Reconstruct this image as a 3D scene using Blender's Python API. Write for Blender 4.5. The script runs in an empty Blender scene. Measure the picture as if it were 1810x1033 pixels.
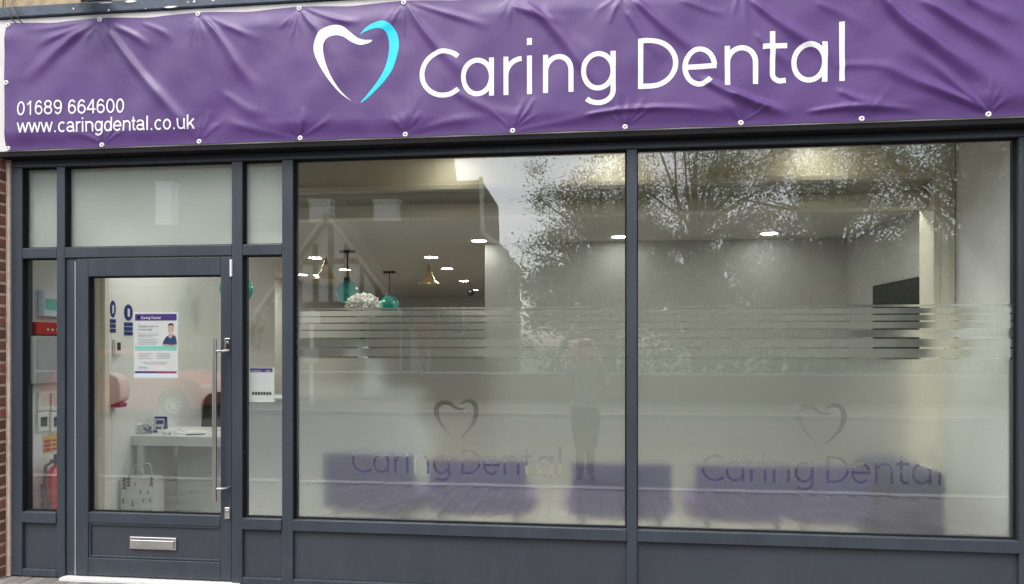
import bpy, bmesh, math, random
import numpy as np
from mathutils import Vector, Matrix, noise
from mathutils.geometry import delaunay_2d_cdt
R = math.radians
random.seed(7); rng = np.random.default_rng(7)
S = bpy.context.scene
COL = S.collection

# ------------------------------------------------------------------ camera, sky, sun, exposure
FPX, UV0, VH, UC = 1190.0, -10000.0, 608.0, 905.0      # focal length in photo pixels, wall vanishing point, horizon, centre
TH = math.atan(FPX / (UC - UV0)); CT, ST = math.cos(TH), math.sin(TH)
CD, CH = 4.10, 1.545                                   # camera distance from the shopfront, eye height
cam_d = bpy.data.cameras.new('camera'); cam = bpy.data.objects.new('camera', cam_d); COL.objects.link(cam)
cam.location = (0, -CD, CH); cam.rotation_euler = (R(90), 0, TH)
cam_d.sensor_width = 36; cam_d.lens = 36 * FPX / 1810; cam_d.shift_y = (VH - 516.5) / 1810
cam_d.clip_start = 0.02; cam_d.clip_end = 2000
S.camera = cam

SUN_EL, SUN_AZ = 58.0, 205.0                           # azimuth clockwise from +Y
w = bpy.data.worlds.new('World'); S.world = w; w.use_nodes = True
nt = w.node_tree; bg = nt.nodes['Background']
sky = nt.nodes.new('ShaderNodeTexSky'); sky.sky_type = 'NISHITA'; sky.sun_disc = False
sky.sun_elevation = R(SUN_EL); sky.sun_rotation = R(SUN_AZ); sky.air_density = 1.0; sky.dust_density = 3.0; sky.ozone_density = 1.0
hs = nt.nodes.new('ShaderNodeHueSaturation'); hs.inputs['Saturation'].default_value = 0.42
nt.links.new(sky.outputs[0], hs.inputs['Color']); nt.links.new(hs.outputs[0], bg.inputs['Color'])
bg.inputs['Strength'].default_value = 0.15
sd = bpy.data.lights.new('sun', 'SUN'); sd.energy = 0.6; sd.angle = R(25); sd.color = (1, .96, .9)
sun = bpy.data.objects.new('sun', sd); COL.objects.link(sun)
dvec = Vector((math.sin(R(SUN_AZ)) * math.cos(R(SUN_EL)), math.cos(R(SUN_AZ)) * math.cos(R(SUN_EL)), math.sin(R(SUN_EL))))
sun.rotation_euler = dvec.to_track_quat('Z', 'Y').to_euler(); sun.location = (0, -6, 20)
S.view_settings.view_transform = 'Standard'; S.view_settings.look = 'None'
S.view_settings.exposure = 1.35; S.view_settings.gamma = 1; S.view_settings.use_curve_mapping = False
S.render.engine = 'CYCLES'
cy = S.cycles
cy.use_denoising = True; cy.max_bounces = 12; cy.diffuse_bounces = 4; cy.glossy_bounces = 4; cy.transmission_bounces = 6
cy.transparent_max_bounces = 24; cy.sample_clamp_indirect = 6; cy.caustics_reflective = False; cy.caustics_refractive = True

# ------------------------------------------------------------------ measuring helpers (photo pixel -> place)
def at(u, v, y=0.0):
    a = (u - UC) / FPX
    X = (y + CD) * (a * CT - ST) / (CT + a * ST)
    d = -X * ST + (y + CD) * CT
    return X, CH + (VH - v) * d / FPX
def on_x(u, v, X):                                      # on a wall running away from the street
    a = (u - UC) / FPX
    q = X * (CT + a * ST) / (a * CT - ST)
    return q - CD, CH + (VH - v) * (-X * ST + q * CT) / FPX
YG = 0.045                                              # glass plane
def refl(u, v, Y):                                      # something seen mirrored in the glass, Y metres across the street
    X, Z = at(u, v, Y)
    return X, 2 * YG - Y, Z

# ------------------------------------------------------------------ materials
def mat(name, col, rough=.6, metal=0, var=0.0, vscale=8, bump=0, bscale=60, island=0, spec=.5, coat=0, stretch=None):
    m = bpy.data.materials.new(name); m.use_nodes = True
    n, l = m.node_tree.nodes, m.node_tree.links
    p = n['Principled BSDF']
    p.inputs['Base Color'].default_value = (*col, 1); p.inputs['Roughness'].default_value = rough
    p.inputs['Metallic'].default_value = metal; p.inputs['Specular IOR Level'].default_value = spec
    p.inputs['Coat Weight'].default_value = coat
    tc = n.new('ShaderNodeTexCoord')
    src = tc.outputs['Object']
    if stretch:
        mp = n.new('ShaderNodeMapping'); mp.inputs['Scale'].default_value = stretch
        l.new(src, mp.inputs[0]); src = mp.outputs[0]
    cur = None
    if var:
        nz = n.new('ShaderNodeTexNoise'); nz.inputs['Scale'].default_value = vscale; nz.inputs['Detail'].default_value = 6
        l.new(src, nz.inputs['Vector'])
        mr = n.new('ShaderNodeMapRange'); mr.inputs['From Min'].default_value = .25; mr.inputs['From Max'].default_value = .75
        mr.inputs['To Min'].default_value = 1 - var; mr.inputs['To Max'].default_value = 1 + var
        l.new(nz.outputs[0], mr.inputs[0]); cur = mr.outputs[0]
        rr = n.new('ShaderNodeMapRange'); rr.inputs['To Min'].default_value = max(.02, rough - .12 * min(1, rough * 3)); rr.inputs['To Max'].default_value = min(1, rough + .12)
        l.new(nz.outputs[0], rr.inputs[0]); l.new(rr.outputs[0], p.inputs['Roughness'])
    if island:
        g = n.new('ShaderNodeNewGeometry'); oi = n.new('ShaderNodeObjectInfo')
        ad = n.new('ShaderNodeMath'); ad.operation = 'ADD'; l.new(g.outputs['Random Per Island'], ad.inputs[0]); l.new(oi.outputs['Random'], ad.inputs[1])
        fr = n.new('ShaderNodeMath'); fr.operation = 'FRACT'; l.new(ad.outputs[0], fr.inputs[0])
        mi = n.new('ShaderNodeMapRange'); mi.inputs['To Min'].default_value = 1 - island; mi.inputs['To Max'].default_value = 1 + island
        l.new(fr.outputs[0], mi.inputs[0])
        if cur is None: cur = mi.outputs[0]
        else:
            mm = n.new('ShaderNodeMath'); mm.operation = 'MULTIPLY'; l.new(cur, mm.inputs[0]); l.new(mi.outputs[0], mm.inputs[1]); cur = mm.outputs[0]
    if cur is not None:
        vm = n.new('ShaderNodeVectorMath'); vm.operation = 'SCALE'; vm.inputs[0].default_value = col
        l.new(cur, vm.inputs['Scale']); l.new(vm.outputs[0], p.inputs['Base Color'])
    if bump:
        nb = n.new('ShaderNodeTexNoise'); nb.inputs['Scale'].default_value = bscale; nb.inputs['Detail'].default_value = 5
        l.new(src, nb.inputs['Vector'])
        b = n.new('ShaderNodeBump'); b.inputs['Strength'].default_value = bump; b.inputs['Distance'].default_value = .01
        l.new(nb.outputs[0], b.inputs['Height']); l.new(b.outputs[0], p.inputs['Normal'])
    return m
def emat(name, col, s):
    m = bpy.data.materials.new(name); m.use_nodes = True
    n = m.node_tree.nodes; p = n['Principled BSDF']
    p.inputs['Base Color'].default_value = (.9, .9, .85, 1)
    p.inputs['Emission Color'].default_value = (*col, 1); p.inputs['Emission Strength'].default_value = s
    return m
def glass_mat(name, r0=.105, tint=(.95, .96, .945), wav=.00022):
    m = bpy.data.materials.new(name); m.use_nodes = True
    n, l = m.node_tree.nodes, m.node_tree.links; n.clear()
    o = n.new('ShaderNodeOutputMaterial'); mx = n.new('ShaderNodeMixShader'); t = n.new('ShaderNodeBsdfTransparent'); g = n.new('ShaderNodeBsdfGlossy')
    t.inputs[0].default_value = (*tint, 1); g.inputs['Color'].default_value = (1, 1, 1, 1); g.inputs['Roughness'].default_value = 0
    lw = n.new('ShaderNodeLayerWeight'); lw.inputs[0].default_value = .5          # Schlick term, alike on both faces of the pane
    pw = n.new('ShaderNodeMath'); pw.operation = 'POWER'; pw.inputs[1].default_value = 5; l.new(lw.outputs['Facing'], pw.inputs[0])
    fr = n.new('ShaderNodeMath'); fr.operation = 'MULTIPLY_ADD'; fr.inputs[1].default_value = 1 - r0; fr.inputs[2].default_value = r0; l.new(pw.outputs[0], fr.inputs[0])
    if wav:
        tc = n.new('ShaderNodeTexCoord'); nz = n.new('ShaderNodeTexNoise'); nz.inputs['Scale'].default_value = 3.2; nz.inputs['Detail'].default_value = 1
        l.new(tc.outputs['Object'], nz.inputs['Vector']); b = n.new('ShaderNodeBump'); b.inputs['Strength'].default_value = 1; b.inputs['Distance'].default_value = wav
        l.new(nz.outputs[0], b.inputs['Height']); l.new(b.outputs[0], g.inputs['Normal'])
    l.new(fr.outputs[0], mx.inputs[0]); l.new(t.outputs[0], mx.inputs[1]); l.new(g.outputs[0], mx.inputs[2]); l.new(mx.outputs[0], o.inputs[0])
    return m
def film_mat(name, dif, tra, rough, col=(.86, .89, .84), ior=1.2):
    m = bpy.data.materials.new(name); m.use_nodes = True
    n, l = m.node_tree.nodes, m.node_tree.links; n.clear()
    o = n.new('ShaderNodeOutputMaterial')
    a = n.new('ShaderNodeBsdfRefraction'); a.inputs['Roughness'].default_value = rough; a.inputs['IOR'].default_value = ior; a.inputs['Color'].default_value = (.93, .95, .92, 1)
    b = n.new('ShaderNodeBsdfTranslucent'); b.inputs[0].default_value = (*col, 1)
    c = n.new('ShaderNodeBsdfDiffuse'); c.inputs[0].default_value = (*col, 1)
    tc = n.new('ShaderNodeTexCoord'); nz = n.new('ShaderNodeTexNoise'); nz.inputs['Scale'].default_value = 2.3; nz.inputs['Detail'].default_value = 7
    l.new(tc.outputs['Object'], nz.inputs['Vector'])
    mr = n.new('ShaderNodeMapRange'); mr.inputs['To Min'].default_value = dif * .75; mr.inputs['To Max'].default_value = dif * 1.25; l.new(nz.outputs[0], mr.inputs[0])
    m1 = n.new('ShaderNodeMixShader'); m1.inputs[0].default_value = tra / (1 - dif); l.new(a.outputs[0], m1.inputs[1]); l.new(b.outputs[0], m1.inputs[2])
    m2 = n.new('ShaderNodeMixShader'); l.new(mr.outputs[0], m2.inputs[0]); l.new(m1.outputs[0], m2.inputs[1]); l.new(c.outputs[0], m2.inputs[2])
    l.new(m2.outputs[0], o.inputs[0])
    return m
def leaf_mat(name, col):
    m = bpy.data.materials.new(name); m.use_nodes = True
    n, l = m.node_tree.nodes, m.node_tree.links; n.clear()
    o = n.new('ShaderNodeOutputMaterial'); d = n.new('ShaderNodeBsdfDiffuse'); t = n.new('ShaderNodeBsdfTranslucent'); mx = n.new('ShaderNodeMixShader'); mx.inputs[0].default_value = .25
    g = n.new('ShaderNodeNewGeometry'); cr = n.new('ShaderNodeValToRGB')
    cr.color_ramp.elements[0].color = (col[0] * .55, col[1] * .6, col[2] * .55, 1); cr.color_ramp.elements[1].color = (col[0] * 1.5, col[1] * 1.4, col[2] * 1.3, 1)
    l.new(g.outputs['Random Per Island'], cr.inputs[0]); l.new(cr.outputs[0], d.inputs[0]); l.new(cr.outputs[0], t.inputs[0])
    l.new(d.outputs[0], mx.inputs[1]); l.new(t.outputs[0], mx.inputs[2]); l.new(mx.outputs[0], o.inputs[0])
    return m

M = {}
M['frame'] = mat('grey_powder_coat', (.036, .045, .058), .42, var=.13, vscale=3, bump=.03, bscale=240, stretch=(2.5, 2.5, .5))
M['panel'] = mat('grey_panel', (.037, .044, .054), .5, var=.1, vscale=1.6, bump=.03, bscale=200)
def dusty(m, amt=.5):                                   # splash dirt gathered towards the pavement, thin streaks higher up
    n, l = m.node_tree.nodes, m.node_tree.links; p = n['Principled BSDF']
    tc = n.new('ShaderNodeTexCoord'); sp_ = n.new('ShaderNodeSeparateXYZ'); l.new(tc.outputs['Object'], sp_.inputs[0])
    h = n.new('ShaderNodeMapRange'); h.inputs['From Min'].default_value = .42; h.inputs['From Max'].default_value = 0; h.inputs['To Min'].default_value = .16; l.new(sp_.outputs['Z'], h.inputs[0])
    nz = n.new('ShaderNodeTexNoise'); nz.inputs['Scale'].default_value = 9; nz.inputs['Detail'].default_value = 9; nz.inputs['Roughness'].default_value = .72
    mp = n.new('ShaderNodeMapping'); mp.inputs['Scale'].default_value = (2.2, 2.2, .55); l.new(tc.outputs['Object'], mp.inputs[0]); l.new(mp.outputs[0], nz.inputs['Vector'])
    r = n.new('ShaderNodeMapRange'); r.inputs['From Min'].default_value = .46; r.inputs['From Max'].default_value = .74; r.inputs['To Max'].default_value = amt; l.new(nz.outputs[0], r.inputs[0])
    mu = n.new('ShaderNodeMath'); mu.operation = 'MULTIPLY'; l.new(h.outputs[0], mu.inputs[0]); l.new(r.outputs[0], mu.inputs[1])
    mx = n.new('ShaderNodeMix'); mx.data_type = 'RGBA'; mx.inputs[7].default_value = (.17, .155, .135, 1); l.new(mu.outputs[0], mx.inputs[0])
    l.new(p.inputs['Base Color'].links[0].from_socket, mx.inputs[6]); l.new(mx.outputs[2], p.inputs['Base Color'])
dusty(M['frame'], .15); dusty(M['panel'], .12)
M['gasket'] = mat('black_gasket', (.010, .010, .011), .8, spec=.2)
M['palegasket'] = mat('pale_seal', (.45, .46, .46), .5)
M['steel'] = mat('brushed_steel', (.62, .6, .57), .28, 1, var=.08, vscale=30, stretch=(1, 1, .05))
M['chrome'] = mat('chrome_plate', (.8, .78, .76), .12, 1)
M['white'] = mat('white_upvc', (.78, .78, .76), .4, var=.04, vscale=5)
M['batten'] = mat('white_board', (.66, .64, .61), .55, var=.1, vscale=7, bump=.06, bscale=40)
M['glass'] = glass_mat('window_glass')
M['film'] = film_mat('frosted_film', .06, .06, .55)
M['filmtop'] = film_mat('opal_film', .60, .22, .8, (.84, .9, .86))
M['banner'] = mat('purple_vinyl', (.088, .036, .166), .46, var=.05, vscale=1.8, bump=.04, bscale=700, spec=.5)
M['print_white'] = mat('white_print', (.86, .86, .86), .4)
M['print_blue'] = mat('cyan_print', (.0, .62, .85), .4)
M['grommet'] = mat('grommet_metal', (.85, .84, .82), .35)
M['cap'] = mat('peeling_blue_paint', (.055, .075, .105), .55, var=.4, vscale=14, bump=.25, bscale=35)
M['stone'] = mat('buff_stone', (.4, .31, .19), .85, var=.35, vscale=12, bump=.4, bscale=70)
M['brick'] = mat('red_brown_brick', (.2, .082, .058), .85, var=.3, vscale=22, bump=.5, bscale=120, island=.35)
M['mortar'] = mat('buff_mortar', (.55, .43, .34), .95, var=.2, vscale=30, bump=.4, bscale=140)
M['black'] = mat('black_plastic', (.014, .014, .015), .4)
M['cable'] = mat('grey_cable', (.05, .05, .045), .5)
M['paver'] = mat('concrete_paver', (.17, .16, .148), .85, var=.15, vscale=14, bump=.3, bscale=150, island=.22)
M['sand'] = mat('joint_sand', (.11, .1, .085), .95, var=.2, vscale=60)
M['kerb'] = mat('granite_kerb', (.34, .33, .32), .75, var=.12, vscale=30, bump=.2, bscale=120)
M['asphalt'] = mat('worn_asphalt', (.085, .086, .088), .85, var=.15, vscale=5, bump=.4, bscale=180)
M['grass'] = mat('verge_grass', (.05, .075, .025), .95, var=.35, vscale=3, bump=.6, bscale=60)
M['plaster'] = mat('warm_white_wall', (.77, .78, .75), .75, var=.03, vscale=3, bump=.03, bscale=80)
M['greywall'] = mat('taupe_wall', (.47, .475, .445), .75, var=.04, vscale=2, bump=.03, bscale=80)
M['ceil'] = mat('ceiling_paint', (.64, .61, .56), .8, var=.03, vscale=3)
M['cream'] = mat('cream_gloss', (.74, .71, .58), .45, var=.05, vscale=6)
M['floor'] = mat('oak_vinyl_floor', (.37, .36, .335), .45, var=.12, vscale=5, stretch=(1, .12, 1))
M['counter'] = mat('white_laminate', (.74, .76, .73), .3, var=.02, vscale=3)
M['purple'] = mat('purple_fabric', (.075, .05, .20), .8, var=.12, vscale=20, bump=.2, bscale=300)
M['dpurple'] = mat('dark_purple_fabric', (.026, .019, .075), .8, var=.12, vscale=20, bump=.2, bscale=300)
M['teal'] = mat('teal_lacquer', (.0, .33, .28), .25, var=.06, vscale=8, coat=.4)
M['brass'] = mat('antique_brass', (.62, .5, .28), .42, .6, var=.12, vscale=20)
M['petal'] = mat('white_petals', (.8, .78, .7), .7, island=.12)
M['stemgreen'] = mat('stem_green', (.06, .11, .04), .7)
M['red'] = mat('red_enamel', (.5, .012, .012), .35, var=.05, vscale=10)
M['greymetal'] = mat('light_grey_casing', (.42, .45, .45), .45, var=.03, vscale=5)
M['blue'] = mat('blue_vinyl', (.02, .04, .22), .4)
M['navy'] = mat('navy_print', (.015, .05, .14), .5)
M['indigo'] = mat('indigo_print', (.06, .03, .2), .45)
M['paper'] = mat('white_paper', (.82, .82, .83), .6)
M['paper_blue'] = mat('pale_blue_print', (.66, .76, .84), .6)
M['mint'] = mat('mint_print', (.2, .58, .5), .55)
M['maroon'] = mat('maroon_print', (.25, .03, .12), .5)
M['grey_ink'] = mat('grey_ink', (.33, .33, .36), .6)
M['ink'] = mat('black_ink', (.03, .03, .035), .6)
M['skin'] = mat('skin', (.58, .36, .26), .55, var=.06, vscale=15)
M['hair'] = mat('blond_hair', (.5, .37, .2), .6, var=.25, vscale=40, stretch=(1, 1, .1))
M['jacket'] = mat('pale_grey_jacket', (.15, .155, .15), .85, var=.1, vscale=12, bump=.3, bscale=90)
M['trouser'] = mat('charcoal_cloth', (.014, .015, .018), .9, var=.1, vscale=15, bump=.2, bscale=120)
M['yellow'] = mat('sign_yellow', (.72, .5, .05), .5)
M['clear'] = glass_mat('clear_acrylic', .04, (.96, .97, .97), 0)
M['pinkwhite'] = mat('pink_white_plastic', (.68, .62, .60), .4)
M['render'] = mat('white_render', (.86, .84, .8), .85, var=.05, vscale=5, bump=.2, bscale=50)
M['timber'] = mat('dark_timber', (.03, .023, .018), .75, var=.3, vscale=10, stretch=(6, 6, .6))
M['tile'] = mat('brown_roof_tile', (.085, .06, .048), .85, var=.25, vscale=8, bump=.3, bscale=40, island=.25)
M['darkbrick'] = mat('brown_brickwork', (.1, .066, .05), .9, var=.25, vscale=20, bump=.4, bscale=60)
M['whitetrim'] = mat('white_bargeboard', (.8, .8, .8), .5)
M['winglass'] = mat('far_window_glass', (.03, .035, .04), .05)
M['carred'] = mat('red_car_paint', (.66, .05, .045), .3, var=.03, vscale=2, coat=.6)
M['tyre'] = mat('tyre_rubber', (.018, .018, .018), .8, var=.2, vscale=20)
M['alloy'] = mat('alloy_rim', (.78, .78, .78), .4, .3)
M['lampglass'] = mat('lamp_lens', (.75, .75, .72), .1)
M['redlens'] = mat('red_lens', (.35, .01, .01), .15)
M['bark'] = mat('grey_bark', (.075, .06, .045), .9, var=.3, vscale=8, bump=.6, bscale=30, stretch=(3, 3, .5))
M['leaf'] = leaf_mat('olive_leaves', (.085, .105, .042))
M['leaf2'] = leaf_mat('dark_leaves', (.05, .07, .032))
M['leafred'] = leaf_mat('red_leaves', (.3, .05, .035))
M['lightdisc'] = emat('downlight_lens', (1, .995, .96), 15)
M['deepdisc'] = emat('corridor_downlight_lens', (1, .94, .84), 48)
M['filldisc'] = emat('unseen_fill_lamp_lens', (1, .99, .95), 48)  # for the added lamps hidden behind the beam
M['spotdisc'] = emat('front_spot_lens', (1, .94, .8), 13)
M['bulbdisc'] = emat('small_lamp_glow', (1, .85, .6), 5)
M['poster_face'] = mat('print_skin', (.55, .36, .28), .6)
M['tree_ink'] = mat('tree_print', (.1, .14, .15), .7)
M['bag'] = mat('pale_paper_bag', (.6, .66, .64), .6, var=.03, vscale=6)
M['screen'] = mat('black_screen', (.008, .009, .01), .08)

# ------------------------------------------------------------------ mesh helpers
class MB:
    def __init__(s): s.v = []; s.f = []; s.mi = []; s.cur = 0
    def add(s, vs, fs):
        o = len(s.v); s.v += [tuple(p) for p in vs]; s.f += [tuple(i + o for i in f) for f in fs]; s.mi += [s.cur] * len(fs); return s
    def box(s, x0, x1, y0, y1, z0, z1):
        x0, x1 = sorted((x0, x1)); y0, y1 = sorted((y0, y1)); z0, z1 = sorted((z0, z1))
        return s.add([(x0, y0, z0), (x1, y0, z0), (x1, y1, z0), (x0, y1, z0), (x0, y0, z1), (x1, y0, z1), (x1, y1, z1), (x0, y1, z1)],
                     [(3, 2, 1, 0), (4, 5, 6, 7), (0, 1, 5, 4), (1, 2, 6, 5), (2, 3, 7, 6), (3, 0, 4, 7)])
    def tube(s, pts, r, n=10, cap=True):
        P = [Vector(p) for p in pts]; k = len(P); rr = r if hasattr(r, '__len__') else [r] * k
        vs, fs = [], []
        t0 = (P[1] - P[0]).normalized(); up = Vector((0, 0, 1)) if abs(t0.z) < .9 else Vector((1, 0, 0)); a = t0.cross(up).normalized()
        for i in range(k):
            t = (P[min(i + 1, k - 1)] - P[max(i - 1, 0)]).normalized(); a = (a - t * a.dot(t)).normalized(); b = t.cross(a)
            for j in range(n):
                q = 2 * math.pi * j / n; vs.append(P[i] + (a * math.cos(q) + b * math.sin(q)) * rr[i])
        for i in range(k - 1):
            for j in range(n):
                fs.append((i * n + j, i * n + (j + 1) % n, (i + 1) * n + (j + 1) % n, (i + 1) * n + j))
        if cap: fs += [tuple(range(n))[::-1], tuple(range((k - 1) * n, k * n))]
        return s.add(vs, fs)
    def lathe(s, prof, c=(0, 0, 0), n=24, axis='z'):
        vs, fs = [], []
        for r, h in prof:
            for j in range(n):
                q = 2 * math.pi * j / n; a, b = r * math.cos(q), r * math.sin(q)
                p = (a, b, h) if axis == 'z' else ((a, h, b) if axis == 'y' else (h, a, b))
                vs.append((c[0] + p[0], c[1] + p[1], c[2] + p[2]))
        for i in range(len(prof) - 1):
            for j in range(n):
                fs.append((i * n + j, i * n + (j + 1) % n, (i + 1) * n + (j + 1) % n, (i + 1) * n + j))
        return s.add(vs, fs)
    def prism(s, poly, a0, a1, axis='y'):                # poly of 2D points; axis y: (x,z), x: (y,z), z: (x,y)
        n = len(poly)
        f = {'y': lambda p, a: (p[0], a, p[1]), 'x': lambda p, a: (a, p[0], p[1]), 'z': lambda p, a: (p[0], p[1], a)}[axis]
        vs = [f(p, a0) for p in poly] + [f(p, a1) for p in poly]
        return s.add(vs, [tuple(range(n)), tuple(range(n, 2 * n))[::-1]] + [(i, i + n, (i + 1) % n + n, (i + 1) % n) for i in range(n)])
    def poly(s, pts): return s.add(pts, [tuple(range(len(pts)))])
    def build(s, name, m, parent=None, bevel=0, smooth=False, loc=None):
        me = bpy.data.meshes.new(name); me.from_pydata(s.v, [], s.f)
        for k in (m if isinstance(m, (list, tuple)) else [m]): me.materials.append(k)
        if isinstance(m, (list, tuple)): me.polygons.foreach_set('material_index', s.mi)
        bm = bmesh.new(); bm.from_mesh(me); bmesh.ops.recalc_face_normals(bm, faces=bm.faces); bm.to_mesh(me); bm.free()
        if smooth: me.shade_smooth(); me.set_sharp_from_angle(angle=R(40))
        o = bpy.data.objects.new(name, me); COL.objects.link(o)
        if loc: o.location = loc
        if parent is not None: o.parent = parent
        if bevel:
            b = o.modifiers.new('bevel', 'BEVEL'); b.width = bevel; b.segments = 2; b.limit_method = 'ANGLE'
        return o
def tag(o, label=None, cat=None, group=None, kind=None):
    if label: o['label'] = label
    if cat: o['category'] = cat
    if group: o['group'] = group
    if kind: o['kind'] = kind
    return o
def empty(name, loc, label, cat, group=None, rz=0):
    o = bpy.data.objects.new(name, None); COL.objects.link(o); o.location = loc; o.rotation_euler = (0, 0, rz); o.empty_display_size = .1
    return tag(o, label, cat, group)
def structure(name, mb, m, **k): return tag(mb.build(name, m, **k), kind='structure')
def copy_tree(o, parent=None):
    c = o.copy(); COL.objects.link(c)
    if parent is not None: c.parent = parent
    for ch in list(o.children): copy_tree(ch, c)
    return c
def catmull(P, k=5, closed=True):
    out = []; n = len(P)
    for i in range(n if closed else n - 1):
        p = [P[(i + j) % n] if closed else P[max(0, min(n - 1, i + j))] for j in (-1, 0, 1, 2)]
        for q in range(k):
            t = q / k
            out.append(tuple(.5 * (2 * p[1][a] + (p[2][a] - p[0][a]) * t + (2 * p[0][a] - 5 * p[1][a] + 4 * p[2][a] - p[3][a]) * t * t + (3 * p[1][a] - p[0][a] - 3 * p[2][a] + p[3][a]) * t ** 3) for a in range(2)))
    if not closed: out.append(tuple(P[-1]))
    return out

# ------------------------------------------------------------------ lettering: rounded light sans drawn as strokes (cap height = 1)
SW = .101
def ribbon(pts, wdt=SW):
    P = [Vector(p) for p in pts]; L, Rr = [], []
    for i in range(len(P)):
        t = (P[min(i + 1, len(P) - 1)] - P[max(i - 1, 0)])
        t.normalize(); nn = Vector((-t.y, t.x)) * (wdt / 2); L.append(P[i] + nn); Rr.append(P[i] - nn)
    return [[tuple(L[i]), tuple(L[i + 1]), tuple(Rr[i + 1]), tuple(Rr[i])] for i in range(len(P) - 1)]
def line(a, b, n=5): return [(a[0] + (b[0] - a[0]) * i / n, a[1] + (b[1] - a[1]) * i / n) for i in range(n + 1)]
def arc(cx, cy, rx, ry, a0, a1, n=18): return [(cx + rx * math.cos(R(a0 + (a1 - a0) * i / n)), cy + ry * math.sin(R(a0 + (a1 - a0) * i / n))) for i in range(n + 1)]
def glyph(ch, l, r):
    h = SW / 2; xh = .785; m = (l + r) / 2; rx = (r - l) / 2 - h
    if ch == 'C':
        q = .5 - h + .008; return [arc(l + q + h, .5, q, q, 47, 313, 30)]
    if ch == 'a': return [arc(m, xh / 2, rx, xh / 2 - h + .006, 0, 360, 30), line((r - h, 0), (r - h, xh))]
    if ch == 'r': return [line((l + h, 0), (l + h, xh)), arc(r, .40, r - l - h, xh - h - .40, 180, 92, 10)]
    if ch == 'i': return [line((l + h, 0), (l + h, xh)), line((l + h, 1.0), (l + h, 1.14), 1)]
    if ch == 'n': return [line((l + h, 0), (l + h, xh)), arc(m, .44, rx, xh - h - .44, 180, 0, 16) + line((r - h, .44), (r - h, 0))[1:]]
    if ch == 'g': return [arc(m, xh / 2, rx, xh / 2 - h + .006, 0, 360, 30), line((r - h, xh), (r - h, -.01)) + arc(m, -.01, rx, .29 - h, 0, -142, 14)[1:]]
    if ch == 'D':
        k = l + .33 * (r - l); q = r - h - k
        return [line((l + h, 0), (l + h, 1)), line((l, 1 - h), (k, 1 - h), 3) + arc(k, .5, q, .5 - h, 90, -90, 22)[1:] + line((k, h), (l, h), 3)[1:]]
    if ch == 'e': return [arc(m, xh / 2, rx, xh / 2 - h + .006, 3, 318, 28), line((l + h, xh / 2), (r - h * .2, xh / 2), 4)]
    if ch == 't':
        k = l + .40 * (r - l); return [line((k, 1.03), (k, .2)) + arc(k + .17, .2, .17, .2 - h, 180, 265, 8)[1:] + [(r - .02, h + .012)], line((l, xh - h), (r, xh - h), 4)]
    if ch == 'l': return [line((l + h, 0), (l + h, 1.16), 8)]
LETTERS = [('C', 741.7, 807), ('a', 815, 873), ('r', 890, 923), ('i', 931.5, 942.5), ('n', 960, 1013.7), ('g', 1027, 1088), ('D', 1127.7, 1198.7), ('e', 1206, 1266.7), ('n', 1280.7, 1339.5), ('t', 1348, 1391), ('a', 1398.5, 1462.7), ('l', 1483.6, 1494)]
_x = [(c, at(a, 110, -.1)[0], at(b, 110, -.1)[0]) for c, a, b in LETTERS]
BX0, BX1 = _x[0][1], _x[-1][2]
CAP = .290                                              # banner cap height in metres
def name_quads(x0, x1, z0, z1):                         # 'Caring Dental' from x0 to x1, base line z0..z1 -> quads in (x,z)
    k = (x1 - x0) / (BX1 - BX0); cap = CAP * k; out = []
    for ch, a, b in _x:
        for pl in glyph(ch, (a - BX0) / CAP, (b - BX0) / CAP):
            for q in ribbon(pl):
                out.append([(x0 + px * cap, z0 + (z1 - z0) * (px * CAP / (BX1 - BX0)) + pz * cap) for px, pz in q])
    return out
HW = [(612, 597), (520, 530), (440, 430), (385, 330), (370, 262), (390, 200), (430, 160), (490, 143), (540, 155), (580, 188), (620, 222), (660, 238), (705, 240), (690, 256), (640, 266), (590, 247), (545, 215), (500, 203), (455, 215), (430, 252), (428, 300), (445, 370), (480, 450), (530, 525), (580, 574)]
HB = [(640, 205), (670, 170), (710, 145), (760, 133), (810, 155), (845, 205), (857, 270), (845, 340), (820, 410), (780, 470), (720, 532), (670, 575), (640, 593), (680, 545), (740, 470), (780, 395), (800, 310), (800, 240), (780, 192), (740, 173), (700, 179), (660, 195)]
def heart_polys(x0, x1, z0, z1):
    f = lambda p: (x0 + (p[0] - 370) / 487 * (x1 - x0), z1 - (p[1] - 133) / 464 * (z1 - z0))
    return [catmull([f(p) for p in HW], 4), catmull([f(p) for p in HB], 4)]
def cdt_sheet(outer, inner, keep_inner, extra=()):      # triangles of the outer polygon minus (or of) the inner polygons
    vs, faces = [], []
    for poly in ([outer] if outer else []) + list(inner):
        if sum(a[0] * b[1] - b[0] * a[1] for a, b in zip(poly, list(poly[1:]) + [poly[0]])) < 0: poly = list(poly)[::-1]
        faces.append(list(range(len(vs), len(vs) + len(poly)))); vs += [Vector(p) for p in poly]
    vs += [Vector(p) for p in extra]
    ov, oe, of, _, _, orig = delaunay_2d_cdt(vs, [], faces, 0, 1e-6)
    k = 1 if outer else 0
    res = []
    big = [p for p in inner if len(p) > 8]
    def inside(c, P):
        r = False; n = len(P)
        for i in range(n):
            a, b = P[i], P[i - 1]
            if (a[1] > c.y) != (b[1] > c.y) and c.x < (b[0] - a[0]) * (c.y - a[1]) / (b[1] - a[1]) + a[0]: r = not r
        return r
    for f, og in zip(of, orig):
        c = (ov[f[0]] + ov[f[1]] + ov[f[2]]) / 3
        isin = any(i >= k and len(inner[i - k]) <= 8 for i in og) or any(inside(c, P) for P in big)
        if (keep_inner and isin) or (not keep_inner and not isin and 0 in og): res.append(tuple(f))
    return [tuple(v) for v in ov], res

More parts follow.
